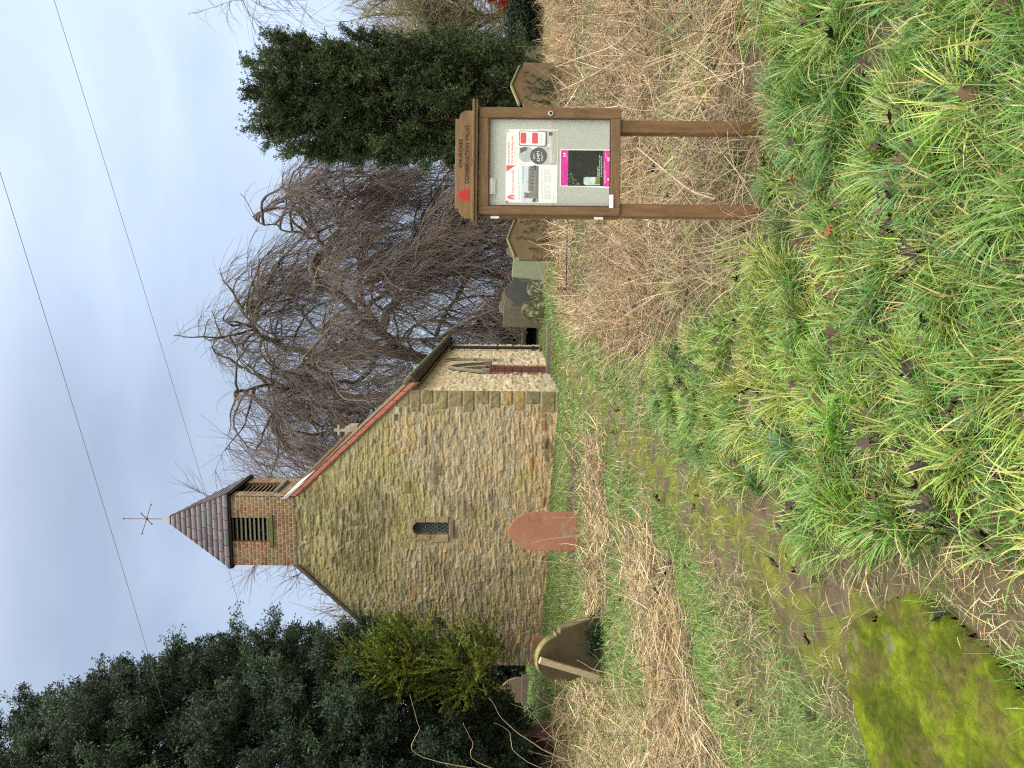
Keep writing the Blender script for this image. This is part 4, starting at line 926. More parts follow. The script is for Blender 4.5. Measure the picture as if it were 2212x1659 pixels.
def arch_prof(w, h, kind, n=18):
    hw = w / 2
    if kind == 'gothic': return [(-hw, 0), (-hw, h - w * .78)] + [(-hw * (1.3 * math.cos(t) - .3), h - w * .78 + w * .78 * math.sin(t) / .973) for t in np.linspace(.04, 1.338, n)] + [(hw * (1.3 * math.cos(t) - .3), h - w * .78 + w * .78 * math.sin(t) / .973) for t in np.linspace(1.338, .04, n)[1:]] + [(hw, h - w * .78), (hw, 0)]
    if kind == 'round': return [(-hw, 0)] + [(-hw * math.cos(t), h - hw * .8 + hw * .8 * math.sin(t)) for t in np.linspace(0, math.pi, 2 * n)] + [(hw, 0)]
    if kind == 'ogee': return [(-hw, 0), (-hw, h * .80)] + [(-hw * (1 - u), h * (.80 + .20 * (.5 - .5 * math.cos(math.pi * u)) - .02 * math.sin(2 * math.pi * u))) for u in np.linspace(0, 1, n)] + [(hw * u, h * (.80 + .20 * (.5 + .5 * math.cos(math.pi * u)) + .02 * math.sin(2 * math.pi * u) * 1)) for u in np.linspace(0, 1, n)[1:]] + [(hw, 0)]
    if kind == 'flat': return [(-hw, 0), (-hw, h * .985), (-hw * .4, h), (hw * .5, h * .995), (hw, h * .97), (hw, 0)]
    if kind == 'pediment': return [(-hw, 0), (-hw, h * .80), (-hw * .80, h * .815), (-hw * .80, h * .86), (0, h), (hw * .80, h * .86), (hw * .80, h * .815), (hw, h * .80), (hw, 0)]
    if kind == 'shoulder': return [(-hw, 0), (-hw, h * .60), (-hw * .86, h * .62), (-hw * .90, h * .67), (-hw * .80, h * .68)] + [(-hw * .80 * math.cos(t), h * .68 + h * .32 * math.sin(t)) for t in np.linspace(.08, math.pi - .08, n)] + [(hw * .80, h * .68), (hw * .90, h * .67), (hw * .86, h * .62), (hw, h * .60), (hw, 0)]
    if kind == 'mound': return [(-hw, 0), (-hw * .98, h * .35), (-hw * .74, h * .52), (-hw * .70, h * .75)] + [(-hw * .66 * math.cos(t), h * .75 + h * .25 * math.sin(t)) for t in np.linspace(.2, math.pi - .2, n)] + [(hw * .70, h * .72), (hw * .80, h * .50), (hw, h * .3), (hw, 0)]
def at(x_base, y, d): p = pix(x_base, y, d); return Vector((p.x, p.y, gz1(p.x, p.y)))
m_gred = mat('red sandstone slab', (.25, .112, .064), rough=.75, var=.18, scale=4, bump=.25, bscale=80, stain=((.19, .085, .05), (.23, .17, .13)), stain_scale=3.4, stain_amt=.42, stretch=(1, 1, .6))
m_gdark = mat('dark mossy slate stone', (.085, .066, .038), rough=.85, var=.35, scale=7, bump=.35, stain=(.05, .055, .02), stain_scale=4, stain_amt=.5, moss=(.17, .17, .045), moss_amt=.42)
m_gped = mat('brown sandstone', (.12, .082, .046), rough=.9, var=.35, scale=5, bump=.4, stain=((.19, .095, .05), (.10, .095, .042)), stain_scale=3.0, stain_amt=.6, moss=(.15, .155, .05), moss_amt=.3)
m_ggreen = mat('algae green stone', (.20, .225, .15), rough=.9, var=.22, scale=6, bump=.25, stretch=(3, 3, .8), stain=(.17, .165, .11), stain_amt=.4)
m_gblack = mat('dark grey slate', (.058, .060, .060), rough=.7, var=.25, scale=5, bump=.2, stretch=(3, 3, .7), moss=(.11, .11, .06), moss_amt=.3)
m_gbrown = mat('grey brown stone', (.125, .108, .078), rough=.9, var=.25, scale=5, bump=.25, stretch=(3, 3, .8), stain=(.15, .15, .11), stain_amt=.4)
m_glich = mat('lichened stone', (.075, .080, .030), rough=.95, var=.4, scale=9, bump=.5, stain=((.03, .03, .028), (.38, .38, .34)), stain_scale=6, stain_amt=.55, moss=(.13, .14, .03), moss_amt=.4)
m_gpale = mat('grey green stone', (.16, .155, .105), rough=.9, var=.25, scale=6, bump=.3)
m_gpink = mat('pink brown stone', (.16, .115, .085), rough=.9, var=.25, scale=6, bump=.3, stretch=(3, 3, .8))

d = 11.9; k = d / F
b0 = at(1255, 1148.5, d)
s1 = stone('gravestone', arch_prof(.595, pix(1096, 1148, d).z - b0.z, 'gothic'), .095, b0 + Vector((0, .05, 0)), yaw=math.radians(9), roll=math.radians(-.6), mt=m_gred, label='smooth red sandstone gravestone with a pointed top standing in grass before the gable', bevel=.012, sink=.25)
for s in (-1, 1): sh = MB(); sh.box(s * .30 - .02, s * .30 + .02, -.06, .05, -.2, .055); sho = sh.build('foot_ledge', m_gred, None, bevel=.01, origin=Vector((0, 0, 0))); sho.parent = s1
# recessed panel line on the red stone
# leaning stone and its prop
Bq = gpix(1297, 1385)
tp = pix(1160, 1432, Bq.y - .30)
axis = (tp - Bq); Lh = axis.length; axis.normalize()
s2_ = stone('gravestone', arch_prof(.74, Lh + .02, 'shoulder'), .10, Bq, mt=m_gdark, label='dark mossy gravestone leaning sharply forward against a timber prop', bevel=.014, sink=.25)
right = (Vector((.985, -.16, 0))); right = (right - axis * right.dot(axis)).normalized(); fwd = axis.cross(right)
s2_.rotation_euler = Matrix((right, fwd, axis)).transposed().to_euler()
m_timber = mat('grey timber', (.38, .31, .20), rough=.8, var=.25, scale=8, stretch=(6, 6, 1), bump=.3)
P0 = pix(1166, 1426, Bq.y - .42); P1 = gpix(1303, 1466); 
pr = MB(); dv = (P1 - P0); a_ = dv.normalized(); sA = a_.cross(Vector((0, 1, 0))).normalized() * .075; sB = a_.cross(sA).normalized() * .045
pr.obox(P0 - sA / 2 - sB / 2, sA, sB, dv * 1.06); tag(pr.build('timber_prop', m_timber, None, bevel=.003, origin=P1), 'sawn timber prop slanting up to the dark leaning gravestone', 'prop')
def gs(xb, xt, y0, y1, d, kind, mt, label, yaw=0, roll=0, pitch=0, thick=.11, z=None, bevel=.015):
    yc = (y0 + y1) / 2; p = pix(xb, yc, d); g = gz1(p.x, p.y); hgt_ = pix(xt, yc, d).z - g
    return stone('gravestone', arch_prof(abs(y1 - y0) * d / F / max(.5, math.cos(yaw)), hgt_, kind), thick, Vector((p.x, p.y, g)), yaw=yaw, roll=roll, pitch=pitch, mt=mt, label=label, bevel=bevel)
gs(1200, 1097.5, 563, 469, 15.6, 'pediment', m_gped, 'brown gabled gravestone with mossy coping just left of the notice board', yaw=.05, roll=-.015)
gs(1224, 1106, 234, 139, 13.8, 'pediment', m_gped, 'large brown gabled gravestone patterned with ivy just right of the notice board', yaw=-.05)
gs(1168, 1107, 607, 553, 20, 'flat', m_ggreen, 'plain pale green rectangular gravestone tilting beside the brown gabled one', roll=.10, yaw=.1)
gs(1164, 1089, 661, 601, 22.5, 'ogee', m_gblack, 'dark slate gravestone with an ogee top behind the pale green one')
gs(1162, 1087, 709, 651, 23.5, 'flat', m_gbrown, 'square-topped grey-brown gravestone nearest the church wall', roll=.03)
gs(1160, 1078, 678, 648, 25, 'round', m_gpale, 'round-topped gravestone peeping over the square grey-brown one')
gs(1160, 1084, 652, 628, 26, 'round', m_gpale, 'narrow round-topped gravestone showing between the slate and the grey-brown stones')
gs(1160, 1094, 563, 524, 26, 'ogee', m_gpale, 'grey gravestone with a curved top half hidden behind the brown gabled one')
gs(1167, 1126, 699, 643, 21, 'mound', m_glich, 'low rounded mossy gravestone blotched with white lichen', thick=.2)
gs(1164, 1138, 645, 603, 22, 'mound', m_glich, 'low mossy footstone at the base of the dark slate gravestone', thick=.16)
gs(1170, 1130, 131, 102, 21, 'round', m_gpale, 'small round-topped grey gravestone beyond the large ivy-patterned one')
gc = gs(1161, 1081, 1517, 1464, 20.5, 'gothic', m_gpink, 'small pointed pinkish gravestone under the dark yew left of the church', thick=.14)
bs_ = MB(); bs_.box(-.36, .36, -.16, .16, -.2, .22); bso = bs_.build('plinth', m_gbrown, None, bevel=.012, origin=Vector((0, 0, 0))); bso.parent = gc
gs(1178, 1151, 1402, 1374, 15.4, 'flat', mat('tan stub', (.26, .15, .08), var=.3), 'short tan stub of stone leaning against the foot of the gable', thick=.10, roll=.06, pitch=-.1)
gs(1160, 1098, 1665, 1625, 13.5, 'flat', m_gpale, 'pale tilted gravestone half hidden by the dark yew at the frame edge', roll=-.22)

# coping and ivy on the two gabled stones
m_cop = mat('mossy coping', (.15, .14, .075), var=.3, scale=9, bump=.3, moss=(.16, .165, .05), moss_amt=.4)
m_ivy = mat('ivy leaf', attr=True, rough=.6, var=.2, bump=0, spec=.25)
for o in [o for o in bpy.data.objects if o.name.startswith('gravestone') and 'gabled gravestone' in o.get('label', '') and o['label'].split()[0] in ('brown', 'large')]:
    ps = np.array([v.co for v in o.data.vertices]); hw = ps[:, 0].max(); h = ps[:, 2].max()
    for s_ in (-1, 1):
        b = MB(); b.prism([(0, -.085, h - .004), (s_ * hw * .86, -.085, h * .86 - .006), (s_ * hw * .86, -.085, h * .86 + .032), (0, -.085, h + .034)], (0, .17, 0)); c = b.build('coping', m_cop, None, bevel=.008, origin=Vector((0, 0, 0))); c.parent = o
    rr = np.random.default_rng(7 if 'large' in o['label'] else 8); pts = []
    for k in range(13 if 'large' in o['label'] else 7):
        u = rr.uniform(-hw * .95, hw * .95); top = h * rr.uniform(.35, .85); z = 0.0
        while z < top: pts.append((u + rr.normal(0, .02), -.062 - rr.random() * .012, z)); z += rr.uniform(.006, .02); u += rr.normal(0, .012); u = max(-hw, min(hw, u))
    for k in range(160): pts.append((rr.uniform(-hw, hw), -.062 - rr.random() * .03, abs(rr.normal(0, .14))))
    C = np.array(pts); V, Q = leaf_quads(C, np.array([0, -.25, .1]) + rr.normal(0, 1, C.shape) * np.array([1, .3, 1]), rr.uniform(.022, .045, len(C)), rr.uniform(.018, .034, len(C)), rr)
    mesh_np('ivy', V, Q, mat=m_ivy, parent=o, cols=np.repeat(np.array([[.030, .045, .022]]) * rr.uniform(.5, 1.7, (len(C), 1)), 4, 0))

# iron grave rail
m_iron = m_black
ir = thing('grave_rail', 'low black iron rail round a grave half buried in dead grass', 'railing', at(1222, 560, 13.2))
r0, r1 = at(1222, 624, 13.2), at(1230, 215, 13.0)
for i, p in enumerate((r0, r1)):
    b = MB(); b.cyl(p - Vector((0, 0, .1)), p + Vector((0, 0, .18)), .022, 8); b.sphere(p + Vector((0, 0, .21)), .045, 8, 6, 1.1); b.sphere(p + Vector((0, 0, .27)), .02); b.build('rail_post', m_iron, ir)
b = MB(); b.cyl(r0 + Vector((0, 0, .13)), r1 + Vector((0, 0, .13)), .014, 6); b.build('rail', m_iron, ir)
b = MB(); q0, q1 = r0 + Vector((.1, 1.4, .19)), r1 + Vector((0, 1.4, .19)); b.cyl(q0, q1, .013, 6); b.cyl(r0 + Vector((0, 0, .13)), q0, .013, 6); b.cyl(q0 - Vector((0, 0, .25)), q0 + Vector((0, 0, .05)), .02, 8); b.build('rail', m_iron, ir)
# stone kerb at the church door
kb = MB(); a0, a1 = at(1190, 700, 17.7), at(1190, 812, 17.9)
kb.obox(Vector((a0.x, a0.y, a0.z - .1)), Vector((a1.x - a0.x, a1.y - a0.y, 0)), Vector((0, .22, 0)), Vector((0, 0, .22)))
tag(kb.build('stone_kerb', mat('kerb stone', (.16, .155, .12), var=.3, scale=8, moss=(.09, .10, .03), moss_amt=.2), None, bevel=.015, origin=Vector((a0.x, a0.y, a0.z))), 'grey stone kerb across the path end by the church door', 'kerb')
# ------------------------------------------------------------------ trees
def cat_rom(P, n):
    P = np.array(P, float); Pp = np.concatenate([[2 * P[0] - P[1]], P, [2 * P[-1] - P[-2]]]); out = []
    seg_ = len(P) - 1
    for t in np.linspace(0, seg_ - 1e-6, n):
        i = int(t); u = t - i; a, b, c, d = Pp[i:i + 4]
        out.append(.5 * ((2 * b) + (-a + c) * u + (2 * a - 5 * b + 4 * c - d) * u * u + (-a + 3 * b - 3 * c + d) * u ** 3))
    return np.array(out)
m_bark = mat('beech bark', attr=True, rough=.9, var=.3, scale=8, bump=.4, bscale=30)
m_twig = mat('twigs', attr=True, rough=.9, var=.15, scale=2, bump=0, spec=.2)
m_leaf = mat('evergreen leaf', attr=True, rough=.6, var=.2, scale=1.5, bump=0, spec=.22, transl=.18)
m_trunk = mat('yew bark', (.085, .045, .035), rough=.95, var=.4, scale=6, bump=.6, stretch=(3, 3, .6))

def color_rows(n, base, var, r, per):
    c = np.array(base)[None] * r.uniform(1 - var, 1 + var, (n, 1)) * (1 + .06 * r.normal(size=(n, 3)))
    return np.repeat(np.clip(c, .002, 1), per, axis=0)

# --- weeping beech --------------------------------------------------------
def zpt(zx, zy, d): return np.array(pix(442.4 + .4 * zx, 353.9 + .4 * zy, d))
r = np.random.default_rng(77)
D0 = 31.0
def LM(pts, r0, r1): return (cat_rom([zpt(*p) for p in pts], 26), r0, r1)
limbs = [
    LM([(1740, 1140, 33), (1450, 1140, 33), (1150, 1050, 32.5), (960, 915, 32)], .44, .32),
    LM([(960, 905, 32), (860, 860, 31.5), (740, 745, 31), (650, 690, 30.5), (590, 660, 30), (560, 600, 30), (590, 525, 30), (650, 470, 30.3)], .36, .20),
    LM([(650, 470, 30.3), (600, 400, 30.5), (520, 290, 30), (495, 200, 29.6), (520, 110, 29)], .17, .06),
    LM([(650, 470, 30.3), (700, 390, 31), (720, 300, 31.5), (790, 180, 31), (920, 60, 30)], .13, .04),
    LM([(600, 400, 30.5), (480, 390, 30), (380, 310, 29.6), (270, 290, 29), (190, 160, 29)], .08, .02),
    LM([(1150, 1050, 32.5), (980, 1010, 32), (820, 1030, 32.3), (640, 1060, 33), (480, 1010, 33), (380, 940, 32.6), (270, 890, 32), (262, 810, 31.5), (300, 680, 31), (400, 540, 30)], .36, .08),
    LM([(270, 890, 32), (215, 830, 32), (195, 800, 32), (260, 760, 32)], .09, .03),
    LM([(1350, 1110, 33), (1150, 1170, 33), (960, 1240, 33), (700, 1230, 33.3), (520, 1215, 33.5), (380, 1200, 33.5), (250, 1215, 33), (165, 1225, 32.5)], .32, .05),
    LM([(1150, 1150, 32.5), (900, 1300, 33), (700, 1310, 33.6), (540, 1300, 34), (430, 1350, 34), (380, 1400, 34), (370, 1340, 34)], .24, .06),
    LM([(1150, 1050, 32.5), (1060, 950, 30.5), (1220, 925, 29.5), (1400, 880, 29), (1490, 830, 28.6), (1540, 840, 28.4)], .13, .04),
    LM([(960, 905, 32), (880, 780, 31), (850, 690, 30), (930, 600, 29), (1050, 520, 28.5), (1180, 430, 28.3), (1300, 330, 28)], .22, .05),
    LM([(960, 905, 32), (1020, 760, 30), (1120, 640, 29), (1260, 560, 28.5), (1400, 480, 28)], .18, .05),
    LM([(380, 940, 32.6), (230, 980, 33), (160, 960, 33), (95, 940, 33)], .07, .02),
    LM([(380, 1200, 33.5), (270, 1130, 33), (180, 1080, 33), (75, 1070, 33)], .07, .02),
    LM([(640, 1060, 33), (560, 1150, 34), (450, 1150, 35), (350, 1080, 35)], .14, .04),
    LM([(860, 860, 31.5), (780, 960, 34), (620, 880, 35.5), (480, 760, 36), (420, 640, 36)], .22, .05),
    LM([(850, 690, 30), (820, 560, 33), (760, 430, 34), (820, 280, 34), (960, 180, 33.5)], .18, .05),
    LM([(940, 1000, 32), (820, 1130, 30.5), (680, 1160, 29.8), (600, 1120, 29.5), (640, 1040, 29)], .16, .04),
    LM([(960, 905, 32), (1060, 720, 29.5), (1200, 500, 28.5), (1330, 320, 28), (1430, 160, 27.5)], .20, .05),
    LM([(1250, 925, 29.5), (1330, 720, 28.5), (1430, 540, 28), (1510, 400, 27.5)], .14, .04),
    LM([(860, 860, 31.5), (980, 640, 33), (1120, 420, 33.5), (1240, 240, 33)], .2, .05),
    LM([(900, 1300, 33), (820, 1400, 33), (640, 1440, 33), (560, 1500, 33)], .13, .03)]
# a little wander in every limb
def wander(L, amp):
    n = len(L); a = r.uniform(0, 99, 3); t = np.linspace(0, 1, n)
    w = np.stack([fbm(t * 5 + a[i], t * 0 + i, 3, 90 + i) - .5 for i in range(3)], 1) * 2 * amp * np.minimum(1, np.minimum(t, 1 - t) * 6)[:, None]
    return L + w
LP = np.stack([wander(l[0], .38) for l in limbs]); LR = np.stack([.58 * np.linspace(l[1], l[2], 26) ** 1.0 * (1 + .12 * np.sin(np.arange(26) * 1.7 + k)) for k, l in enumerate(limbs)])
beech = thing('weeping_beech', 'huge bare weeping tree with twisted limbs and hanging reddish twigs behind the church', 'tree', Vector(LP[0, 0]))
BO = np.array(beech.location)
V, Q = tubes(LP, LR, 8)
cb_c = np.array([.085, .078, .06])[None] * (.6 + .8 * fbm(V[:, 0] * 2, V[:, 1] * 2, 3, 95, V[:, 2] * 2))[:, None]
ms = sst(.5, .65, fbm(V[:, 0] * 1.1, V[:, 1] * 1.1, 3, 96, V[:, 2] * 1.1))[:, None]; cb_c = cb_c * (1 - .5 * ms) + np.array([.075, .08, .03]) * .5 * ms
mesh_np('trunk', V - BO, Q, mat=m_bark, parent=beech, cols=cb_c, smooth=True)
ctr = np.array(pix(800, 740, 31.5))
def sample_on(P, n, t0, r, wts=None):
    i = r.choice(len(P), n, p=wts); t = t0 + (1 - t0) * r.random(n) ** .85; f = t * (P.shape[1] - 1.001); k = f.astype(int); u = (f - k)[:, None]
    return P[i, k] * (1 - u) + P[i, k + 1] * u, unit(P[i, k + 1] - P[i, k]), i
wl = np.array([np.linalg.norm(np.diff(l, axis=0), axis=1).sum() for l in LP]); wl[0] = 0; wl[2:5] *= .6; wl[12:14] *= .25; wl /= wl.sum()
def hang(n, P, t0, r, up, outw, grav, wig, L0, L1, M_, wts=None, tang=.6):
    S, T, i = sample_on(P, n, t0, r, wts); o = S - ctr; o[:, 2] *= .3; o = unit(o)
    D = T * tang + o * outw + r.normal(0, .55, S.shape); D[:, 2] = D[:, 2] * .6 + up
    L = r.uniform(L0, L1, n); return droop(S, D, L, M_, grav, wig, r)
B2 = hang(360, LP, .10, r, .02, .42, .12, .17, 1.8, 4.4, 14, wl)
# do not dip into the ground
def floor_(P, lo): P[..., 2] = np.maximum(P[..., 2], lo + .2 * r.random(P.shape[:2])); return P
B2 = floor_(B2, 1.3)
B3 = hang(3000, B2, .10, r, -.75, .25, .07, .085, 1.0, 3.0, 9, None, .4)
B3 = floor_(B3, 1.2)
src = np.concatenate([B3]); 
B4 = hang(27000, B3, .05, r, -.45, .2, .05, .07, .4, 1.25, 6, None, .8)
B5 = hang(8000, B2, .1, r, -.55, .3, .08, .08, .6, 1.8, 7)
B6 = hang(800, LP, .3, r, .40, .4, .26, .10, .7, 1.9, 8, wl)
B4, B5 = floor_(B4, 1.15), floor_(B5, 1.15)
def taper(P, a, b): return np.repeat(np.linspace(a, b, P.shape[1])[None], len(P), 0)
V2, Q2 = tubes(B2, taper(B2, .060, .013), 5); V3, Q3 = tubes(B3, taper(B3, .014, .007), 3)
V, Q = merge([(V2, Q2), (V3, Q3)])
cc = np.concatenate([color_rows(len(B2), (.075, .066, .050), .35, r, 14 * 5), color_rows(len(B3), (.095, .074, .058), .4, r, 9 * 3)])
mesh_np('branches', V - BO, Q, mat=m_twig, parent=beech, cols=cc, smooth=True)
parts_ = [tubes(B, taper(B, .0070, .0044), 3) for B in (B4, B5, B6)]
V, Q = merge(parts_); cc = np.concatenate([color_rows(len(B), (.150, .122, .108), .35, r, B.shape[1] * 3) for B in (B4, B5, B6)])
tw = mesh_np('twigs', V - BO, Q, mat=m_twig, parent=beech, cols=cc); tw['kind'] = 'stuff'

# --- other bare trees -----------------------------------------------------
def bare_tree(name, label, base, H, seed, spread=.5, r0=.18, n1=26, n2=160, n3=1600, n4=0, col=(.10, .075, .055), grav=(-.03, .0, .02), t1=.25, lean=(0, 0), twr=(.010, .006), wig=.10, l1=(.28, .5), l2=(.14, .28), l3=(.06, .15), group=None):
    r = np.random.default_rng(seed); t = thing(name, label, 'tree', Vector(base), group); O = np.array(base)
    P0 = droop(O[None], np.array([[lean[0], lean[1], 1.0]]), np.array([H * .8]), 16, -.02, .05, r)
    def lvl(P, n, t0, sp, L, M_, g, w):
        S, T, i = sample_on(P, n, t0, r); D = T * .8 + r.normal(0, sp, S.shape); return droop(S, D, r.uniform(L[0] * H, L[1] * H, n), M_, g, w, r)
    P1 = lvl(P0, n1, t1, spread, l1, 10, grav[0], wig); P2 = lvl(P1, n2, .2, .55, l2, 8, grav[1], wig); P3 = lvl(P2, n3, .15, .5, l3, 6, grav[2], wig * 1.2)
    Vt, Qt = merge([tubes(P0, taper(P0, r0, r0 * .25), 8), tubes(P1, taper(P1, r0 * .4, r0 * .1), 5)])
    mesh_np('trunk', Vt - O, Qt, mat=m_bark, parent=t, cols=np.array(col)[None] * .6 * (.6 + .8 * vn(Vt[:, 0] * 5, Vt[:, 1] * 5, Vt[:, 2] * 3, 3))[:, None] + 0, smooth=True)
    Vc, Qc = merge([tubes(P2, taper(P2, r0 * .12, .012), 3), tubes(P3, taper(P3, *twr), 3)])
    cc = np.concatenate([color_rows(len(P2), np.array(col) * .75, .3, r, 8 * 3), color_rows(len(P3), col, .3, r, 6 * 3)])
    tw = mesh_np('crown', Vc - O, Qc, mat=m_twig, parent=t, cols=cc); return t
bx = pix(1100, 985, 40); bare_tree('bare_tree', 'pale round-headed bare tree rising behind the church roof beside the bell turret', (bx.x, bx.y, 1.0), 13.2, 5, spread=.55, r0=.22, n1=26, n2=200, n3=2600, col=(.15, .11, .095), t1=.35)
bx = pix(1100, 1365, 30); bare_tree('bare_tree', 'thin bare tree whose twigs show over the left slope of the roof', (bx.x, bx.y, .9), 7.3, 6, spread=.5, r0=.12, n1=22, n2=140, n3=1600, col=(.17, .14, .09), t1=.4)
for k, (yy, dd, hh, lab) in enumerate(((30, 36, 5.8, 'olive-stemmed bare tree right of the columnar yew at the frame edge'), (100, 42, 6.6, 'bushy bare tree close behind the right flank of the columnar yew'), (-70, 33, 5.4, 'bare tree cut by the right edge of the photo behind the copper shrub'))):
    bx = pix(1100, yy, dd); bare_tree('bare_tree', lab, (bx.x, bx.y, 1.0), hh, 20 + k, spread=.42, r0=.16, n1=34, n2=300, n3=3400, col=(.22, .195, .11) if k != 1 else (.20, .165, .12), t1=.08, grav=(-.05, .02, .04), l1=(.3, .6), l2=(.16, .32), l3=(.08, .2))
# tree standing just outside the frame on the right: only its hanging branch tips are seen
r = np.random.default_rng(31)
tb = pix(1130, -560, 17.5); tb.z = 1.0; O = np.array(tb)
dt = thing('weeping_tree', 'bare tree outside the frame whose hanging twigs enter at the upper right', 'tree', tb)
P0 = droop(O[None], np.array([[-.05, 0, 1.]]), np.array([7.6]), 16, -.02, .05, r)
aim = np.array(pix(520, 60, 17.5)); n = 26
S, T, i = sample_on(P0, n, .55, r); D = np.array([-.95, -.1, .25])[None] + r.normal(0, .38, (n, 3)); D[6:] = r.normal(0, .7, (n - 6, 3)) + [0, 0, .35]
P1 = droop(S, D, np.r_[r.uniform(3.2, 4.4, 6), r.uniform(2.5, 4.5, n - 6)], 12, .05, .10, r)
def lv(P, n, t0, g, w, L, M_):
    S, T, i = sample_on(P, n, t0, r); D = T * .8 + r.normal(0, .5, S.shape); return droop(S, D, r.uniform(*L, n), M_, g, w, r)
P2 = lv(P1, 190, .35, .10, .12, (.8, 2.0), 9); P3 = lv(P2, 1500, .2, .16, .13, (.3, .95), 7)
Vt, Qt = merge([tubes(P0, taper(P0, .22, .06), 8), tubes(P1, taper(P1, .035, .008), 5)]); mesh_np('trunk', Vt - O, Qt, mat=m_bark, parent=dt, cols=np.full((len(Vt), 3), .06), smooth=True)
Vc, Qc = merge([tubes(P2, taper(P2, .007, .004), 3), tubes(P3, taper(P3, .0038, .0025), 3)]); mesh_np('crown', Vc - O, Qc, mat=m_twig, parent=dt, cols=np.tile(np.array([.13, .085, .07]), (len(Vc), 1)))

# --- evergreens ------------------------------------------------------------
def foliage(C, A, nleaf, spray_len, sig, leaf, col, r, cvar=.35, hue=None, ldir=.8):
    """C clump centres, A clump axes; nleaf leaves per clump"""
    n = len(C); k = nleaf
    t = r.random((n, k, 1)); 
    # every clump is a few sprays
    ns = 6; sp = unit(A[:, None] + r.normal(0, .55, (n, ns, 3))); si = r.integers(0, ns, (n, k)); ax = sp[np.arange(n)[:, None], si]
    P = C[:, None] + ax * t * spray_len[:, None, None] + r.normal(0, 1, (n, k, 3)) * sig * (1 - .6 * t)
    Dv = ax * ldir + r.normal(0, .55, (n, k, 3))
    L = r.uniform(.7, 1.3, (n, k)) * leaf[0]; Wd = r.uniform(.7, 1.3, (n, k)) * leaf[1]
    V, Q = leaf_quads(P.reshape(-1, 3), Dv.reshape(-1, 3), L.ravel(), Wd.ravel(), r)
    cl = np.array(col)[None] * r.uniform(1 - cvar, 1 + cvar, (n, 1))
    if hue is not None: cl = cl * (1 + np.array(hue)[None] * r.normal(size=(n, 1)))
    cl = np.repeat(cl, k, 0) * r.uniform(.65, 1.35, (n * k, 1)) 
    return V, Q, np.repeat(np.clip(cl, .003, 1), 4, 0)
# columnar yew behind the board
r = np.random.default_rng(41)
yb = pix(1140, 226, 19.5); yb.z = gz1(yb.x, yb.y)
yew = thing('columnar_yew', 'dark upright yew column standing behind the notice board', 'tree', yb); O = np.array(yb)
HY = pix(560, 226, 19.5).z - yb.z
def prof_y(t): return np.interp(t, [0, .08, .25, .45, .62, .76, .88, .96, 1.0], [1.12, 1.30, 1.40, 1.40, 1.36, 1.27, 1.12, .88, .5])
def boughs(C, A, L, rad, per, r, squash=1.0):
    n = len(C); A = unit(A); t = r.random((n, per, 1)); S = r.normal(0, 1, (n, per, 3)); S[..., 2] *= squash
    P = C[:, None] + A[:, None] * (t - .35) * L[:, None, None] + S * rad[:, None, None] * (1.05 - .75 * t) * .6
    return P.reshape(-1, 3), np.repeat(A, per, 0) + r.normal(0, .28, (n * per, 3)), np.repeat(r.uniform(.62, 1.45, n), per)
nb = 330; tb_ = r.random(nb) ** .9; pb = r.uniform(0, 2 * np.pi, nb); rb_ = prof_y(tb_) * (.66 + .34 * r.random(nb)) * (.80 + .34 * vn(np.cos(pb) * 2 + 4, np.sin(pb) * 2 + tb_ * 7, None, 46))
Cb = O + np.stack([rb_ * np.cos(pb) + .10 * tb_, rb_ * np.sin(pb), tb_ * (HY - .75) + .25], 1)
gp = (fbm(Cb[:, 0] * 1.4, Cb[:, 2] * .8, 2, 44) > .60) & (tb_ > .4) & (tb_ < .85); Cb, pb = Cb[~gp], pb[~gp]
CB, AB, FB = boughs(Cb, np.stack([np.cos(pb) * .36, np.sin(pb) * .36, .9 + 0 * pb], 1) + r.normal(0, .12, (len(pb), 3)), r.uniform(.7, 1.5, len(pb)), r.uniform(.16, .30, len(pb)), 11, r)
n = 700; t = r.random(n) ** .95; ph = r.uniform(0, 2 * np.pi, n)
rad = prof_y(t) * (.50 + .82 * fbm(np.cos(ph) * 2.4 + 5, np.sin(ph) * 2.4 + t * 8.0, 4, 43)) * .62 * (1 - .5 * r.random(n))
C = O + np.stack([rad * np.cos(ph) + .10 * t, rad * np.sin(ph), t * (HY - .35) + .15], 1)
gap = (fbm(C[:, 0] * 1.6, C[:, 2] * .7, 3, 44) > .64) & (t > .45) & (t < .86); C, t, ph = C[~gap], t[~gap], ph[~gap]
A = np.stack([np.cos(ph) * .42, np.sin(ph) * .42, .85 + 0 * ph], 1)
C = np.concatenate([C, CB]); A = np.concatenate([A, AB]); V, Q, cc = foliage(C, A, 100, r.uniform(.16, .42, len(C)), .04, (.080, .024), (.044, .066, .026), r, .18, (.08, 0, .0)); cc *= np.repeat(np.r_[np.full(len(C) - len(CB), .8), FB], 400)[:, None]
# wisps at the crown edge
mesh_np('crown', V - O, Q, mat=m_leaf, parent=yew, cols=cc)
n = 15; S = O + np.stack([r.uniform(-.55, .55, n), r.uniform(-.5, .5, n), np.full(n, .0)], 1)
St = droop(S, np.stack([r.normal(0, .05, n), r.normal(0, .05, n), np.ones(n)], 1), r.uniform(3.8, 5.6, n), 14, -.03, .020, r)
V, Q = tubes(St, taper(St, .09, .02), 6); mesh_np('trunk', V - O, Q, mat=m_trunk, parent=yew, smooth=True)

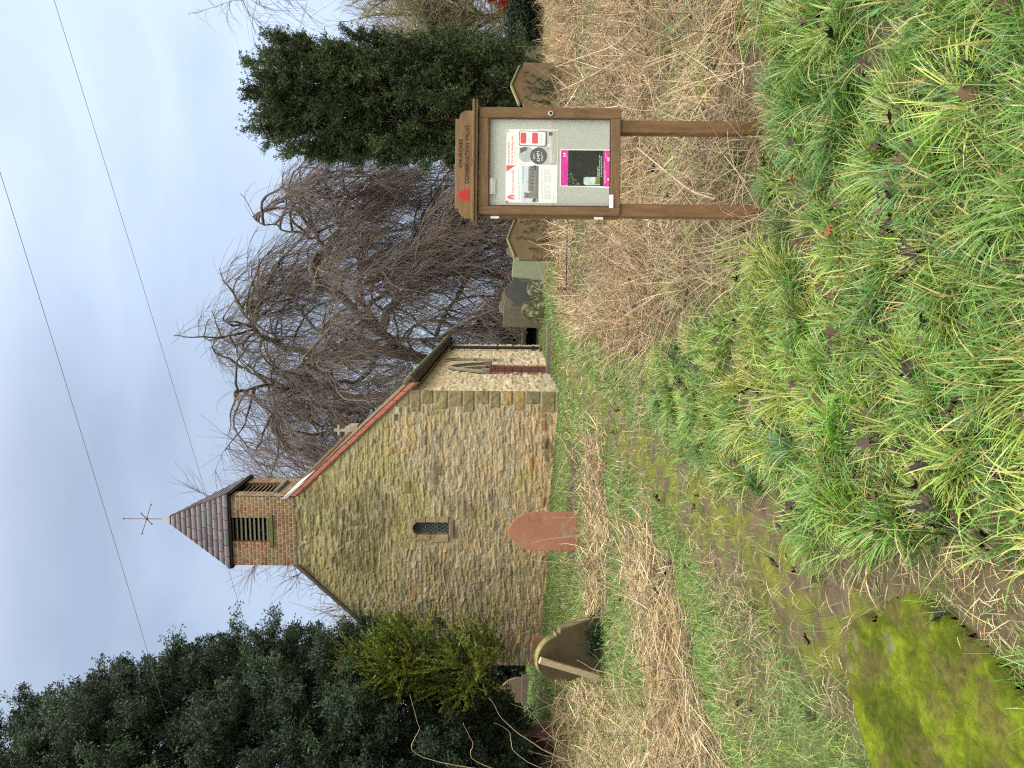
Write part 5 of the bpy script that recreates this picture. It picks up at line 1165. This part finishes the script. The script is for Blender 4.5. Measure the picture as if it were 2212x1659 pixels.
# large evergreen on the left
r = np.random.default_rng(51)
lb = pix(1200, 1590, 13.6); lb.z = gz1(lb.x, lb.y); O = np.array(lb)
ly = thing('evergreen_tree', 'massive dark evergreen filling the left side in front of the church corner', 'tree', lb)
sil = [(-300, 1640), (-120, 1625), (0, 1575), (60, 1560), (125, 1515), (160, 1512), (250, 1490), (330, 1462), (400, 1456), (470, 1458), (560, 1448), (640, 1426), (700, 1416), (760, 1412), (850, 1425), (950, 1440), (1050, 1515), (1100, 1560), (1140, 1590)]
zs = np.array([pix(v, y, 12.6).z for v, y in sil])[::-1]; xr = np.array([pix(v, y, 12.6).x for v, y in sil])[::-1]
n = 4200; z = r.uniform(zs[0] - .25, zs[-1] * .93, n); z = z[r.random(n) < np.clip((np.interp(z, zs, xr) + 7.9) / 3.2, .25, 1)]; n = len(z); xe = np.interp(z, zs, xr)
cx = -7.9; cyy = 13.1; ph = r.uniform(-np.pi, np.pi, n)
lump = (fbm(np.cos(ph) * 2.2 + 3, z * .75 + np.sin(ph) * 2.2, 3, 53) - .5)
R0 = (xe - cx) * (1 + .26 * lump - .10); rr = R0 * (.84 - .40 * r.random(n))
C = np.stack([cx + rr * np.cos(ph), cyy + rr * .92 * np.sin(ph), z], 1)
keep = (C[:, 1] < cyy + 1.4) & (C[:, 0] > -10.6); C, ph, z = C[keep], ph[keep], z[keep]
gap = fbm(C[:, 0] * 1.5, C[:, 2] * 1.1, 3, 54, C[:, 1] * 1.2) > .68; C, ph = C[~gap], ph[~gap]
A = np.stack([np.cos(ph) * .9, np.sin(ph) * .9, .25 + .3 * r.normal(size=len(ph))], 1)
nb = 1500; zb = r.uniform(zs[0] - .1, zs[-1] * .95, nb); xb_ = np.interp(zb, zs, xr); pb = r.uniform(-np.pi * .95, .35 * np.pi, nb)
k_ = (r.random(nb) < np.clip((xb_ + 7.9) / 3.2, .3, 1)); zb, xb_, pb = zb[k_], xb_[k_], pb[k_]; nb = len(zb)
rb_ = (xb_ - cx) * (.80 + .20 * r.random(nb)) * (.84 + .30 * vn(np.cos(pb) * 2.5 + 3, zb * .8 + np.sin(pb) * 2.5, None, 55)) - .33
Cb = np.stack([cx + rb_ * np.cos(pb), cyy + rb_ * .92 * np.sin(pb), zb], 1); k_ = Cb[:, 0] > -10.8; Cb, pb = Cb[k_], pb[k_]; nb = len(pb)
gp = fbm(Cb[:, 0] * 1.1, Cb[:, 2] * .9, 2, 56, Cb[:, 1]) > .66; Cb, pb = Cb[~gp], pb[~gp]; nb = len(pb)
CB, AB, FB = boughs(Cb, np.stack([np.cos(pb), np.sin(pb), .10 + .35 * r.normal(size=nb)], 1), r.uniform(.6, 1.25, nb) * np.clip((Cb[:, 2] - .9) / 2.2, .25, 1), r.uniform(.18, .36, nb), 11, r, .6)
AB = AB * .6 + r.normal(0, .45, AB.shape) + [0, 0, .25]
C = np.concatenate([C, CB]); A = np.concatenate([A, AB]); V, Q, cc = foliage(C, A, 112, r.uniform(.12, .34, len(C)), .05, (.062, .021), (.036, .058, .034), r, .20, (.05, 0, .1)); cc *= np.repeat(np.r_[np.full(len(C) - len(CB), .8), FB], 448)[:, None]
# hanging branch ends that stick out of the outline
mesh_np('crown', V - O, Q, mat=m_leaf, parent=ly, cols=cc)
St = np.stack([cat_rom([O + [0, 0, -.2], O + [-.1, 0, 1.2], O + [-.4, -.1, 3.5], O + [-1.0, -.2, 6], O + [-1.5, -.2, 9.0]], 16)])
S, T, i = sample_on(St[:, :12], 46, .12, r); D = np.stack([r.normal(0, 1, 46), r.normal(0, 1, 46) - .3, .15 + .2 * r.random(46)], 1); Br = droop(S, D, r.uniform(1.2, 2.6, 46), 10, .01, .09, r)
V, Q = merge([tubes(St, np.array([np.interp(np.linspace(0, 1, 16), [0, .1, 1], [.34, .22, .06])]), 10), tubes(Br, taper(Br, .06, .012), 5)]); mesh_np('trunk', V - O, Q, mat=m_trunk, parent=ly, smooth=True)

# golden green conifer in front of the church corner
r = np.random.default_rng(61)
gbp = pix(1190, 1590, 13.2); gbp.z = gz1(gbp.x, gbp.y); O = np.array(gbp)
gt_ = thing('golden_conifer', 'yellow-green feathery conifer against the left end of the gable', 'tree', gbp)
n = 250; lobes = [(880, 1405, 12.0, .40, .52), (800, 1425, 12.2, .28, .34), (870, 1450, 12.2, .46, .66), (1012, 1418, 11.8, .38, .34), (1062, 1396, 11.8, .26, .20), (1000, 1458, 12.0, .34, .32), (1096, 1384, 11.7, .14, .10), (955, 1455, 12.2, .32, .36)]
Cs = []; As = []
for v, y, d, rx, rz in lobes:
    m = int(n * rx * rz / 1.9); c = np.array(pix(v, y, d)); u = unit(r.normal(size=(m, 3))); q = (.45 + .55 * r.random((m, 1)) ** .5)
    Cs.append(c + u * q * np.array([rx, rx, rz])); As.append(u * .7 + np.array([.55, -.1, .45]))
C = np.concatenate(Cs); A = np.concatenate(As)
V, Q, cc = foliage(C, A, 230, r.uniform(.28, .56, len(C)), .016, (.060, .020), (.090, .112, .017), r, .5, (.12, 0, 0), 1.4)
mesh_np('crown', V - O, Q, mat=m_leaf, parent=gt_, cols=cc)
St = np.stack([cat_rom([O + [0, 0, -.2], O + [.08, 0, 1.0], O + [.45, .05, 2.0], O + [.85, .1, 3.0]], 12)])
S, T, i = sample_on(St, 26, .25, r); tgt = C[r.choice(len(C), 26)]; Br = np.stack([cat_rom([s, s * .5 + t * .5 + [0, 0, -.08], t], 8) for s, t in zip(S, tgt)])
V, Q = merge([tubes(St, taper(St, .07, .025), 8), tubes(Br, taper(Br, .03, .008), 5)]); mesh_np('trunk', V - O, Q, mat=m_trunk, parent=gt_, smooth=True)

# shrubs and hedge behind
def shrub(name, label, cat, base, size, n, leaf, col, seed, k=60, group=None, sl=(.12, .3)):
    r = np.random.default_rng(seed); O = np.array(base); t = thing(name, label, cat, Vector(base), group)
    u = unit(r.normal(size=(n, 3))); u[:, 2] = np.abs(u[:, 2]); q = (.35 + .65 * r.random((n, 1)) ** .5) * (.75 + .5 * fbm(u[:, 0] * 2 + seed, u[:, 1] * 2, 2, seed, u[:, 2] * 2))[:, None]
    C = O + u * q * np.array(size); V, Q, cc = foliage(C, u + np.array([0, 0, .4]), k, r.uniform(*sl, n), .07, leaf, col, r, .4)
    mesh_np('foliage', V - O, Q, mat=m_leaf, parent=t, cols=cc)
    if size[2] < .2: return
    S = np.repeat(O[None], 14, 0) + r.normal(0, .12, (14, 3)) * [1, 1, 0]; D = r.normal(0, .5, (14, 3)); D[:, 2] = 1
    B = droop(S, D, r.uniform(.5, .85, 14) * size[2], 7, 0, .08, r); V, Q = tubes(B, taper(B, .025, .008), 4); mesh_np('stems', V - O, Q, mat=m_trunk, parent=t)
def gbase(x, y, d): p = pix(x, y, d); return (p.x, p.y, gz1(p.x, p.y))
shrub('holly_bush', 'very dark evergreen bush at the right frame edge beyond the straw', 'bush', gbase(1170, 30, 24), (1.25, 1.0, 1.15), 420, (.09, .04), (.022, .036, .018), 71)
shrub('holly_bush', 'dark bush between the columnar yew and the small round gravestone', 'bush', gbase(1170, 95, 25), (.75, .8, .85), 260, (.09, .04), (.022, .034, .018), 72)
shrub('copper_shrub', 'rust-red leafy shrub at the right frame edge above the dark bush', 'bush', (pix(1150, -10, 25.5).x, 25.5, gz1(11, 25.5)), (.62, .6, 1.75), 160, (.09, .045), (.21, .035, .018), 73)
shrub('dark_bush', 'dark leafy bush in the gap between the church wall and the square gravestone', 'bush', gbase(1160, 728, 30), (.85, .8, 1.35), 300, (.09, .04), (.026, .036, .022), 74)
shrub('dark_bush', 'shadowy bush behind the small pointed gravestone left of the church', 'bush', gbase(1165, 1470, 23), (1.4, .7, 1.5), 330, (.10, .05), (.024, .032, .018), 75)
shrub('ivy_mound', 'small patch of dark ivy under the leaning gravestone', 'plant', gbase(1300, 1372, gpix(1300, 1372).y), (.26, .16, .16), 60, (.05, .035), (.022, .045, .018), 76, k=14, sl=(.03, .08))
hedges = [(-32, -9, 44, 'long brown winter hedge far behind the church on the left'), (-3, 9.5, 43, 'brown twiggy hedge behind the row of gravestones under the weeping tree'), (9.5, 26, 41, 'brown twiggy hedge behind the columnar yew on the right')]
for k, (x0, x1, yy, lab) in enumerate(hedges):
    r = np.random.default_rng(80 + k); L_ = x1 - x0; n = int(L_ * 34); O = np.array([(x0 + x1) / 2, yy, 1.0])
    C = np.stack([r.uniform(x0, x1, n), yy + r.normal(0, .5, n), .9 + r.random(n) ** .8 * (1.35 + .5 * (vn(r.uniform(0, 1, n) * 20, np.zeros(n), None, 4)))], 1)
    t = thing('hedge', lab, 'hedge', Vector(O)); V, Q, cc = foliage(C, np.tile(np.array([0, 0, 1.]), (n, 1)) + r.normal(0, .5, (n, 3)), 40, r.uniform(.3, .7, n), .12, (.16, .035), (.055, .046, .032), r, .4)
    mesh_np('foliage', V - O, Q, mat=m_leaf, parent=t, cols=cc)

# ------------------------------------------------------------------ overhead wires
m_wire = mat('wire', (.13, .135, .14), rough=.6, var=0, bump=0)
def wire(lab, pa, pb, pts, sag):
    a, b = np.array(pix(*pa)), np.array(pix(*pb)); d = b - a; a = a - d * .35; b = b + d * .6; t = np.linspace(0, 1, 40)[:, None]
    P = a + (b - a) * t; P[:, 2] -= (sag * 4 * t * (1 - t))[:, 0] - 0
    V, Q = tubes(P[None], np.full((1, 40), .0034), 6); o = mesh_np('overhead_wire', V, Q, mat=m_wire, smooth=True, origin=tuple(a)); tag(o, lab, 'wire')
wire('overhead wire passing across the slate cap of the bell turret', (106, 0, 9.0), (545, 1437, 15.0), None, .10)
wire('upper overhead wire crossing open sky well above the weather vane', (0, 391, 8.1), (325, 1450, 11.5), None, .05)
# ------------------------------------------------------------------ grass, straw, leaves
m_grass = mat('grass blade', attr=True, rough=.36, var=.15, scale=3, bump=0, spec=.5, transl=.28)
m_straw = mat('dead grass', attr=True, rough=.7, var=.15, scale=3, bump=0, spec=.2, transl=.15)
m_dead = mat('dead leaf', attr=True, rough=.7, var=.3, scale=25, bump=.2, bscale=60, spec=.18)
def blades(P, head, lean, curve, L, Wd, col, seg, r, tipc=None, basec=None, flat_=.0):
    """P base points; head azimuth; lean from vertical at the base; curve added over the length"""
    n = len(P); S = seg + 1
    t = np.linspace(0, 1, S)[None]
    th = lean[:, None] + curve[:, None] * t
    dl = (L / seg)[:, None]
    h = np.zeros((n, S)); z = np.zeros((n, S))
    mid = lean[:, None] + curve[:, None] * (np.arange(seg)[None] + .5) / seg
    h[:, 1:] = np.cumsum(np.sin(mid) * dl, 1); z[:, 1:] = np.cumsum(np.cos(mid) * dl, 1)
    hx, hy = np.cos(head)[:, None], np.sin(head)[:, None]
    side_b = r.normal(0, .12, (n, 1)) * h ** 2 / np.maximum(L[:, None], .01)
    X = P[:, 0:1] + hx * h - hy * side_b; Y = P[:, 1:2] + hy * h + hx * side_b; Z = P[:, 2:3] + z
    tw = r.uniform(-.9, .9, (n, 1)); sx = -hy * np.cos(tw); sy = hx * np.cos(tw); sz = np.sin(tw) + 0 * hx
    w = Wd[:, None] * (1 - t ** 1.7 * .92) * .5 * np.minimum(1, .55 + t * 3)
    A = np.stack([X + sx * w, Y + sy * w, Z + sz * w], -1); B = np.stack([X - sx * w, Y - sy * w, Z - sz * w], -1)
    V = np.stack([A, B], 2).reshape(-1, 3)
    b = (np.arange(n)[:, None] * S + np.arange(seg)[None]) * 2
    Q = np.stack([b, b + 1, b + 3, b + 2], -1).reshape(-1, 4)
    c = np.repeat(col[:, None], S, 1)
    if tipc is not None:
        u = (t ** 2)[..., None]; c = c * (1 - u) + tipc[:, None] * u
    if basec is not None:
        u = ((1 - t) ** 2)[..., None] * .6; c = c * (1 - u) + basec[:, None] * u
    c = np.repeat(c[:, :, None], 2, 2).reshape(-1, 3)
    return V, Q, c
def scatter(n, r, d0, d1, power, wide=.60):
    u = r.random(n); e = 2 - power
    d = (d0 ** e + u * (d1 ** e - d0 ** e)) ** (1 / e)
    x = r.uniform(-1, 1, n) * (wide * d + .25); return x, d
def blocked(x, y):
    """inside the church, the slab"""
    dx, dy = x - CO.x, y - CO.y; w = dx * EW.x + dy * EW.y; l = dx * EL.x + dy * EL.y
    b = (w > -.02) & (w < WG + .02) & (l > -.02)
    return b | inpoly(x + .12 * (vn(x * 6, y * 6, None, 8) - .5), y + .12 * (vn(x * 6, y * 6, None, 9) - .5), poly)
GP = np.array([[.102, .212, .028], [.132, .240, .032], [.070, .165, .030], [.185, .270, .042], [.066, .165, .050], [.23, .29, .060], [.085, .195, .024]])
YP = np.array([[.40, .33, .12], [.34, .28, .11], [.44, .36, .17], [.30, .28, .08]])
SP = np.array([[.46, .365, .205], [.39, .305, .165], [.54, .44, .265], [.31, .235, .135], [.43, .325, .18], [.60, .50, .32], [.23, .17, .10]])
r = np.random.default_rng(91)
VV, QQ, CC = [], [], []
# 1. lush tufts in the near right
nt_ = 6200; tx, ty = scatter(nt_, r, 1.55, 8.5, .95, .75); tan, hgt, den, pth, soil = zones(tx, ty)
ok = (hgt > .14) & (tan < .75) & (r.random(nt_) < den) & ~blocked(tx, ty) & (pth < .35); tx, ty, tan, hgt = tx[ok], ty[ok], tan[ok], hgt[ok]
nt_ = len(tx); k = 44
rad = r.uniform(.018, .05, nt_); off = r.normal(0, 1, (nt_, k, 2)) * rad[:, None, None]
bx_, by_ = (tx[:, None] + off[..., 0]).ravel(), (ty[:, None] + off[..., 1]).ravel()
swirl = r.uniform(0, 2 * np.pi, nt_)
head = np.arctan2(off[..., 1], off[..., 0]) + r.normal(0, .7, (nt_, k)); pull = r.random((nt_, k)) < .22; head = np.where(pull, swirl[:, None] + r.normal(0, .5, (nt_, k)), head).ravel()
dist = np.hypot(off[..., 0], off[..., 1]) / rad[:, None]
lean = (.10 + .34 * dist + r.normal(0, .22, (nt_, k)) + .25 * r.random((nt_, 1))).ravel(); cur = (r.uniform(.1, 1.25, (nt_, k))).ravel()
L = (np.clip(hgt, .1, .3)[:, None] * r.uniform(.5, 1.25, (nt_, 1)) * r.uniform(.45, 1.15, (nt_, k))).ravel() * .74
pat = fbm(tx * 1.1 + 5, ty * 1.1, 3, 49)[:, None]; tc_ = GP[r.integers(0, len(GP), nt_)] * r.uniform(.6, 1.4, (nt_, 1)) * (.55 + .9 * pat) * (1 + (pat - .5) * np.array([1.3, .2, .2])); yl = (r.random((nt_, k)) < (.07 + .35 * tan[:, None] + .25 * (r.random((nt_, 1)) < .12)))
col = np.repeat(tc_, k, 0) * r.uniform(.7, 1.35, (nt_ * k, 1)); col = np.where(yl.ravel()[:, None], YP[r.integers(0, 4, nt_ * k)], col)
tip = np.where((r.random(nt_ * k) < .12)[:, None], YP[r.integers(0, 4, nt_ * k)], col * 1.15)
P = np.stack([bx_, by_, gz(bx_, by_) - .012], 1)
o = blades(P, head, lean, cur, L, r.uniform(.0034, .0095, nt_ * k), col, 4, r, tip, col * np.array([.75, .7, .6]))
VV.append(o[0]); QQ.append(o[1]); CC.append(o[2])
# 1b. big flopped clumps
nt_ = 620; tx, ty = scatter(nt_, r, 1.6, 8.0, 1.0, .72); tan, hgt, den, pth, soil = zones(tx, ty)
ok = (hgt > .14) & (tan < .8) & ~blocked(tx, ty) & (pth < .3); tx, ty = tx[ok], ty[ok]; nt_ = len(tx); k = 120
rad = r.uniform(.02, .055, nt_); off = r.normal(0, 1, (nt_, k, 2)) * rad[:, None, None]; bx_, by_ = (tx[:, None] + off[..., 0]).ravel(), (ty[:, None] + off[..., 1]).ravel()
flop = r.uniform(0, 2 * np.pi, (nt_, 1)); rd_ = np.arctan2(off[..., 1], off[..., 0]); wgt = r.uniform(.2, .75, (nt_, 1))
head = np.arctan2((1 - wgt) * np.sin(rd_) + wgt * np.sin(flop), (1 - wgt) * np.cos(rd_) + wgt * np.cos(flop)) + r.normal(0, .28, (nt_, k))
dist = np.hypot(off[..., 0], off[..., 1]) / rad[:, None]
L = r.uniform(.13, .25, (nt_, 1)) * r.uniform(.5, 1.1, (nt_, k)); lean = .18 + .32 * dist + r.normal(0, .16, (nt_, k)); cur = r.uniform(.5, 1.4, (nt_, k))
pat = fbm(tx * 1.1 + 5, ty * 1.1, 3, 49)[:, None]; tc_ = GP[r.integers(0, len(GP), nt_)] * r.uniform(.8, 1.5, (nt_, 1)) * (.7 + .6 * pat)
col = np.repeat(tc_, k, 0) * r.uniform(.7, 1.3, (nt_ * k, 1)); col = np.where((r.random(nt_ * k) < .08)[:, None], YP[r.integers(0, 4, nt_ * k)], col)
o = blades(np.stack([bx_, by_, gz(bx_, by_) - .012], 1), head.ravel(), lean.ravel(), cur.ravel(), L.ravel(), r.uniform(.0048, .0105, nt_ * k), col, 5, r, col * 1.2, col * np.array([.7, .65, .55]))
VV.append(o[0]); QQ.append(o[1]); CC.append(o[2])
# 2. short mixed turf everywhere else
n = 600000; x, y = scatter(n, r, 1.55, 27, 1.22, .95); tan, hgt, den, pth, soil = zones(x, y)
cl = sst(.22, .52, fbm(x * 7, y * 7, 2, 33))
dd_ = np.where((hgt > .14) & (tan < .75), .26, 1.0) * np.where(tan > .84, np.where(x < -.4, .45, .25), 1.0)
ok = (r.random(n) < den * dd_ * (.55 + .45 * cl)) & ~blocked(x, y); x, y, tan, hgt = x[ok], y[ok], tan[ok], hgt[ok]; n = len(x)
isl = r.random(n) < np.clip(tan * .75 + .05, 0, .75)
pn_ = fbm(x * 1.3, y * 1.3, 3, 35)[:, None]
col = np.where(isl[:, None], SP[r.integers(0, len(SP), n)] * .82, GP[r.integers(0, len(GP), n)] * (.65 + .7 * pn_)) * r.uniform(.7, 1.3, (n, 1))
far = np.clip(y / 7.5, .5, 2.4)
L = np.clip(hgt, .04, .14) * r.uniform(.5, 1.3, n) * np.where(isl, 1.1, 1)
P = np.stack([x, y, gz(x, y) - .01], 1)
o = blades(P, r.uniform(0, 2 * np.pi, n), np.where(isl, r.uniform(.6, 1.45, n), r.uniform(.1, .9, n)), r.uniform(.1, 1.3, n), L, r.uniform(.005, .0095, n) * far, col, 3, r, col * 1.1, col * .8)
VV.append(o[0]); QQ.append(o[1]); CC.append(o[2])
V, Q = merge(list(zip(VV, QQ))); tag(mesh_np('grass', V, Q, mat=m_grass, cols=np.concatenate(CC)), kind='stuff')
# 3. straw: long dead grass lying and leaning
VV, QQ, CC = [], [], []
n = 135000; x, y = scatter(n, r, 2.0, 22, 1.05, .95); tan, hgt, den, pth, soil = zones(x, y)
ok = ((tan > .62) | ((hgt < .16) & (r.random(n) < .12 + .3 * tan) & (y < 12))) & (hgt > .05) & (pth < .3) & (soil < .5) & ~blocked(x, y) & (fbm(x * 3.1 + 2, y * 3.1, 3, 48) < np.where(x < -.4, .9, np.where(y < 7, .60, .72))) & (r.random(n) < np.where(hgt > .35, .85, .75)); x, y, hgt, tan = x[ok], y[ok], hgt[ok], tan[ok]; n = len(x)
reg = 2 * np.pi * fbm(x * .55 + 3, y * .55, 2, 36) * 2.2
lft = x < -.4; head = np.where(lft, np.where(r.random(n) < .5, 0, np.pi) + .5 + r.normal(0, .42, n), reg + r.normal(0, 1.1, n)); stand = r.random(n) < np.where(hgt > .35, .22, .06) * (.3 + 1.4 * fbm(x * 1.4, y * 1.4, 2, 38))
lean = np.where(stand, r.uniform(.25, .85, n), r.uniform(1.0, 1.62, n)); cur = np.where(stand, r.uniform(.1, 1.0, n), r.uniform(-.7, .7, n))
L = hgt * r.uniform(.45, 1.35, n) * np.where(stand, 1.15, 1.0)
mat_h = np.where(hgt > .35, .13, np.where(hgt > .2, .10, .02)) * sst(.2, .6, fbm(x * 1.8, y * 1.8, 3, 37))
P = np.stack([x, y, gz(x, y) - .01 + mat_h * r.random(n) ** 1.2], 1)
tone = (.30 + .95 * fbm(x * 1.5, y * 1.5, 3, 39) + np.where(x < -.4, .22, 0))[:, None]; gapm = fbm(x * 3.1 + 2, y * 3.1, 3, 48)
col = SP[r.integers(0, len(SP), n)] * tone * r.uniform(.6, 1.3, (n, 1))
P, head, lean, cur, L = [q_[:] for q_ in (P, head, lean, cur, L)]
rus = (fbm(x * 1.1 + 7, y * 1.1, 2, 45) > .58)[:, None]; col = np.where(rus, col * np.array([1.0, .91, .82]), col)
o = blades(P, head, lean, cur, L, r.uniform(.0030, .0078, n) * np.clip(y / 5.5, .5, 2.2), col, 4, r)
tag(mesh_np('dead_grass', o[0], o[1], mat=m_straw, cols=o[2]), kind='stuff')
# 4. dead stalks and bramble stems tangled in the straw
n = 11000; x, y = scatter(n, r, 2.6, 15, 1.0, .62); tan, hgt, den, pth, soil = zones(x, y)
ok = (hgt > .27) & (tan > .7) & (r.random(n) < np.where(x > 0, 1, .35)); x, y = x[ok], y[ok]; n = len(x)
S = np.stack([x, y, gz(x, y) + .12 * r.random(n)], 1); D = r.normal(0, 1, (n, 3)); D[:, 2] = np.abs(D[:, 2]) * 1.1
Pn = droop(S, D, r.uniform(.25, .95, n), 9, .07, .09, r); Pn[..., 2] = np.maximum(Pn[..., 2], gz(Pn[..., 0], Pn[..., 1]) + .01)
V, Q = tubes(Pn, np.linspace(1, .45, 9)[None] * (r.uniform(.0013, .0042, n) * np.clip(Pn[:, 0, 1] / 7, 1, 1.8))[:, None], 4)
sc3 = np.array([[.30, .22, .15], [.38, .30, .20], [.22, .145, .10], [.46, .37, .25]])[r.integers(0, 4, n)] * r.uniform(.7, 1.2, (n, 1))
tag(mesh_np('dead_stalks', V, Q, mat=m_straw, cols=np.repeat(sc3, 36, 0), smooth=True), kind='stuff')
# 5. fallen leaves: lobed, curled
ang = np.linspace(0, 2 * np.pi, 21)[:-1]; rl = np.array([1.0, .62, .80, .50, .86, .45, .62, .40, .35, .30, .28, .30, .35, .40, .62, .45, .86, .50, .80, .62])
n = 3000; x, y = scatter(n, r, 1.6, 10, .9, .68); tan, hgt, den, pth, soil = zones(x, y)
cl = fbm(x * 2.2, y * 2.2, 3, 46); ok = (r.random(n) < np.where((hgt > .14) & (tan < .8), .22 + 1.1 * sst(.45, .62, cl), np.where(hgt > .35, .85 * sst(.45, .6, cl), .10))) & ~blocked(x, y); x, y, hgt = x[ok], y[ok], hgt[ok]; n = len(x)
s = r.uniform(.022, .06, n); rot = r.uniform(0, 2 * np.pi, n)
lx = np.concatenate([[0], rl * np.cos(ang)]); lyy = np.concatenate([[0], rl * np.sin(ang) * .92])
c1, c2 = r.uniform(-1.5, 1.5, (n, 1)), r.uniform(-1.5, 1.5, (n, 1))
lz = c1 * lx[None] ** 2 + c2 * lyy[None] ** 2 + r.normal(0, .22, (n, 21)) * (np.arange(21) > 0)
X = lx[None] * s[:, None]; Y = lyy[None] * s[:, None] * (1 - .25 * np.abs(c2)); Zl = lz * s[:, None] * .8
tx, ty = r.normal(0, .42, (n, 1)), r.normal(0, .42, (n, 1)); Zl = Zl + X * tx + Y * ty
Xr = X * np.cos(rot)[:, None] - Y * np.sin(rot)[:, None] + x[:, None]; Yr = X * np.sin(rot)[:, None] + Y * np.cos(rot)[:, None] + y[:, None]
Zr = Zl + (gz(x, y) + .018 + np.where(hgt > .14, .085 * r.random(n), .015))[:, None]
V = np.stack([Xr, Yr, Zr], -1).reshape(-1, 3); kk = np.arange(20)
T3 = (np.arange(n)[:, None, None] * 21 + np.stack([0 * kk, 1 + kk, 1 + (kk + 1) % 20], 1)[None]).reshape(-1, 3)
LCp = np.array([[.055, .036, .026], [.034, .025, .020], [.075, .043, .026], [.060, .044, .036], [.16, .06, .022], [.022, .017, .015], [.095, .060, .042]])
cl_ = LCp[r.choice(7, n, p=[.24, .24, .16, .14, .05, .1, .07])] * r.uniform(.4, 1.0, (n, 1))
tag(mesh_np('fallen_leaves', V, None, T3, mat=m_dead, cols=np.repeat(cl_, 21, 0), smooth=True), kind='stuff')
# 6. small broad-leaved weeds in the grass
n = 420; x, y = scatter(n, r, 1.6, 7, .9, .66); tan, hgt, den, pth, soil = zones(x, y)
cl = fbm(x * 1.9 + 4, y * 1.9, 2, 47); ok = (tan < .7) & (hgt > .1) & (cl > .56) & ~blocked(x, y); x, y = x[ok], y[ok]; n = len(x)
k = 9; C = np.stack([x, y, gz(x, y) + .05], 1)[:, None] + r.normal(0, 1, (n, k, 3)) * np.array([.05, .05, .018]); Dv = r.normal(0, 1, (n, k, 3)) * np.array([1, 1, .35])
V, Q = leaf_quads(C.reshape(-1, 3), Dv.reshape(-1, 3), r.uniform(.014, .03, n * k), r.uniform(.012, .022, n * k), r)
tag(mesh_np('ground_weeds', V, Q, mat=m_grass, cols=np.repeat(np.array([[.07, .15, .035]]) * r.uniform(.7, 1.4, (n * k, 1)), 4, 0)), kind='stuff')
# bramble canes arching at the left edge (each one a thing)
m_cane = mat('pale cane', (.34, .27, .18), rough=.7, var=.3, scale=12, bump=.1)
canes = [([(1330, 1700), (1160, 1610), (1090, 1555), (1058, 1508)], 8.6, .008, 'tallest pale bramble cane arching past the pointed gravestone'), ([(1320, 1660), (1190, 1590), (1150, 1540), (1105, 1520)], 9.2, .006, 'pale bramble cane crossing just right of the yew trunk'),
         ([(1250, 1720), (1130, 1640), (1100, 1580), (1065, 1560)], 8.8, .006, 'bramble cane bowed against the dark evergreen'), ([(1180, 1720), (1050, 1655), (1020, 1600), (1000, 1560)], 8.4, .006, 'leftmost pale bramble cane against the dark evergreen'),
         ([(1020, 1700), (925, 1640), (905, 1570), (885, 1500)], 9.0, .006, 'high curving cane hanging in front of the evergreen foliage'), ([(1290, 1480), (1215, 1560), (1200, 1610), (1190, 1660)], 9.6, .005, 'thin cane bending left across the dark trunk')]
for k, (pts, d, rr, lab) in enumerate(canes):
    q = [np.array(pix(v, y, d - .12 * i)) for i, (v, y) in enumerate(pts)]; q[0][2] = min(q[0][2], gz1(q[0][0], q[0][1]) - .02)
    L_ = cat_rom(q, 24); L_ = L_ + np.stack([.02 * (vn(np.arange(24) * .6, np.full(24, k * 3.1 + i), None, 5) - .5) for i in range(3)], 1)
    V, Q = tubes(L_[None], np.linspace(rr * .75, rr * .3, 24)[None], 6); o = mesh_np('bramble_cane', V, Q, mat=m_cane, smooth=True, origin=tuple(L_[0])); tag(o, lab, 'bramble')
# pale dead branch under the board and long stalks right of it
rb = np.random.default_rng(3)
def branch(name, lab, pts, rr, forks=()):
    q = [np.array(pix(v, y, d)) for v, y, d in pts]; A_ = cat_rom(q, 18); P_ = [A_]; R_ = [np.linspace(rr, rr * .4, 18)]
    for f in forks: P_.append(cat_rom([np.array(pix(*p)) for p in f], 18)); R_.append(np.linspace(rr * .6, rr * .2, 18))
    V, Q = tubes(np.stack(P_), np.stack(R_), 6); o = mesh_np(name, V, Q, mat=m_cane, smooth=True, origin=tuple(A_[0])); tag(o, lab, 'branch')
branch('dead_branch', 'pale forked dead branch lying in the straw between the board posts', [(1545, 430, 4.9), (1500, 415, 5.0), (1470, 395, 5.1), (1420, 355, 5.3), (1375, 318, 5.5)], .009, [[(1480, 402, 5.08), (1450, 430, 5.2), (1415, 452, 5.3)], [(1500, 415, 5.0), (1490, 385, 5.0), (1455, 365, 5.1)]])
branch('dead_stalk', 'long pale dead stalk leaning out of the straw beside the ivy-patterned gravestone', [(1400, 70, 7.5), (1340, 125, 8.2), (1265, 170, 8.8), (1210, 195, 9.2)], .010, [[(1300, 150, 8.5), (1255, 135, 8.9), (1200, 120, 9.2)], [(1225, 190, 9.1), (1205, 170, 9.2), (1190, 160, 9.3)]])
branch('dead_stalk', 'thinner pale stalk slanting up towards the small round gravestone', [(1395, 30, 7.5), (1330, 95, 8.2), (1250, 125, 8.8), (1200, 145, 9.2)], .008)

# GROUPS of repeats
for o in bpy.data.objects:
    if o.parent is None and 'label' in o:
        n_ = o.name.split('.')[0]
        g_ = {'gravestone': 'gravestones in the churchyard', 'bramble_cane': 'bramble canes at the left edge', 'bare_tree': 'bare winter trees behind the church', 'hedge': 'winter hedges behind the churchyard', 'poster': 'posters in the notice board', 'overhead_wire': 'overhead wires', 'dead_stalk': 'dead stalks in the straw', 'holly_bush': 'dark bushes at the right edge', 'dark_bush': 'dark bushes beside the church'}.get(n_)
        if g_: o['group'] = g_
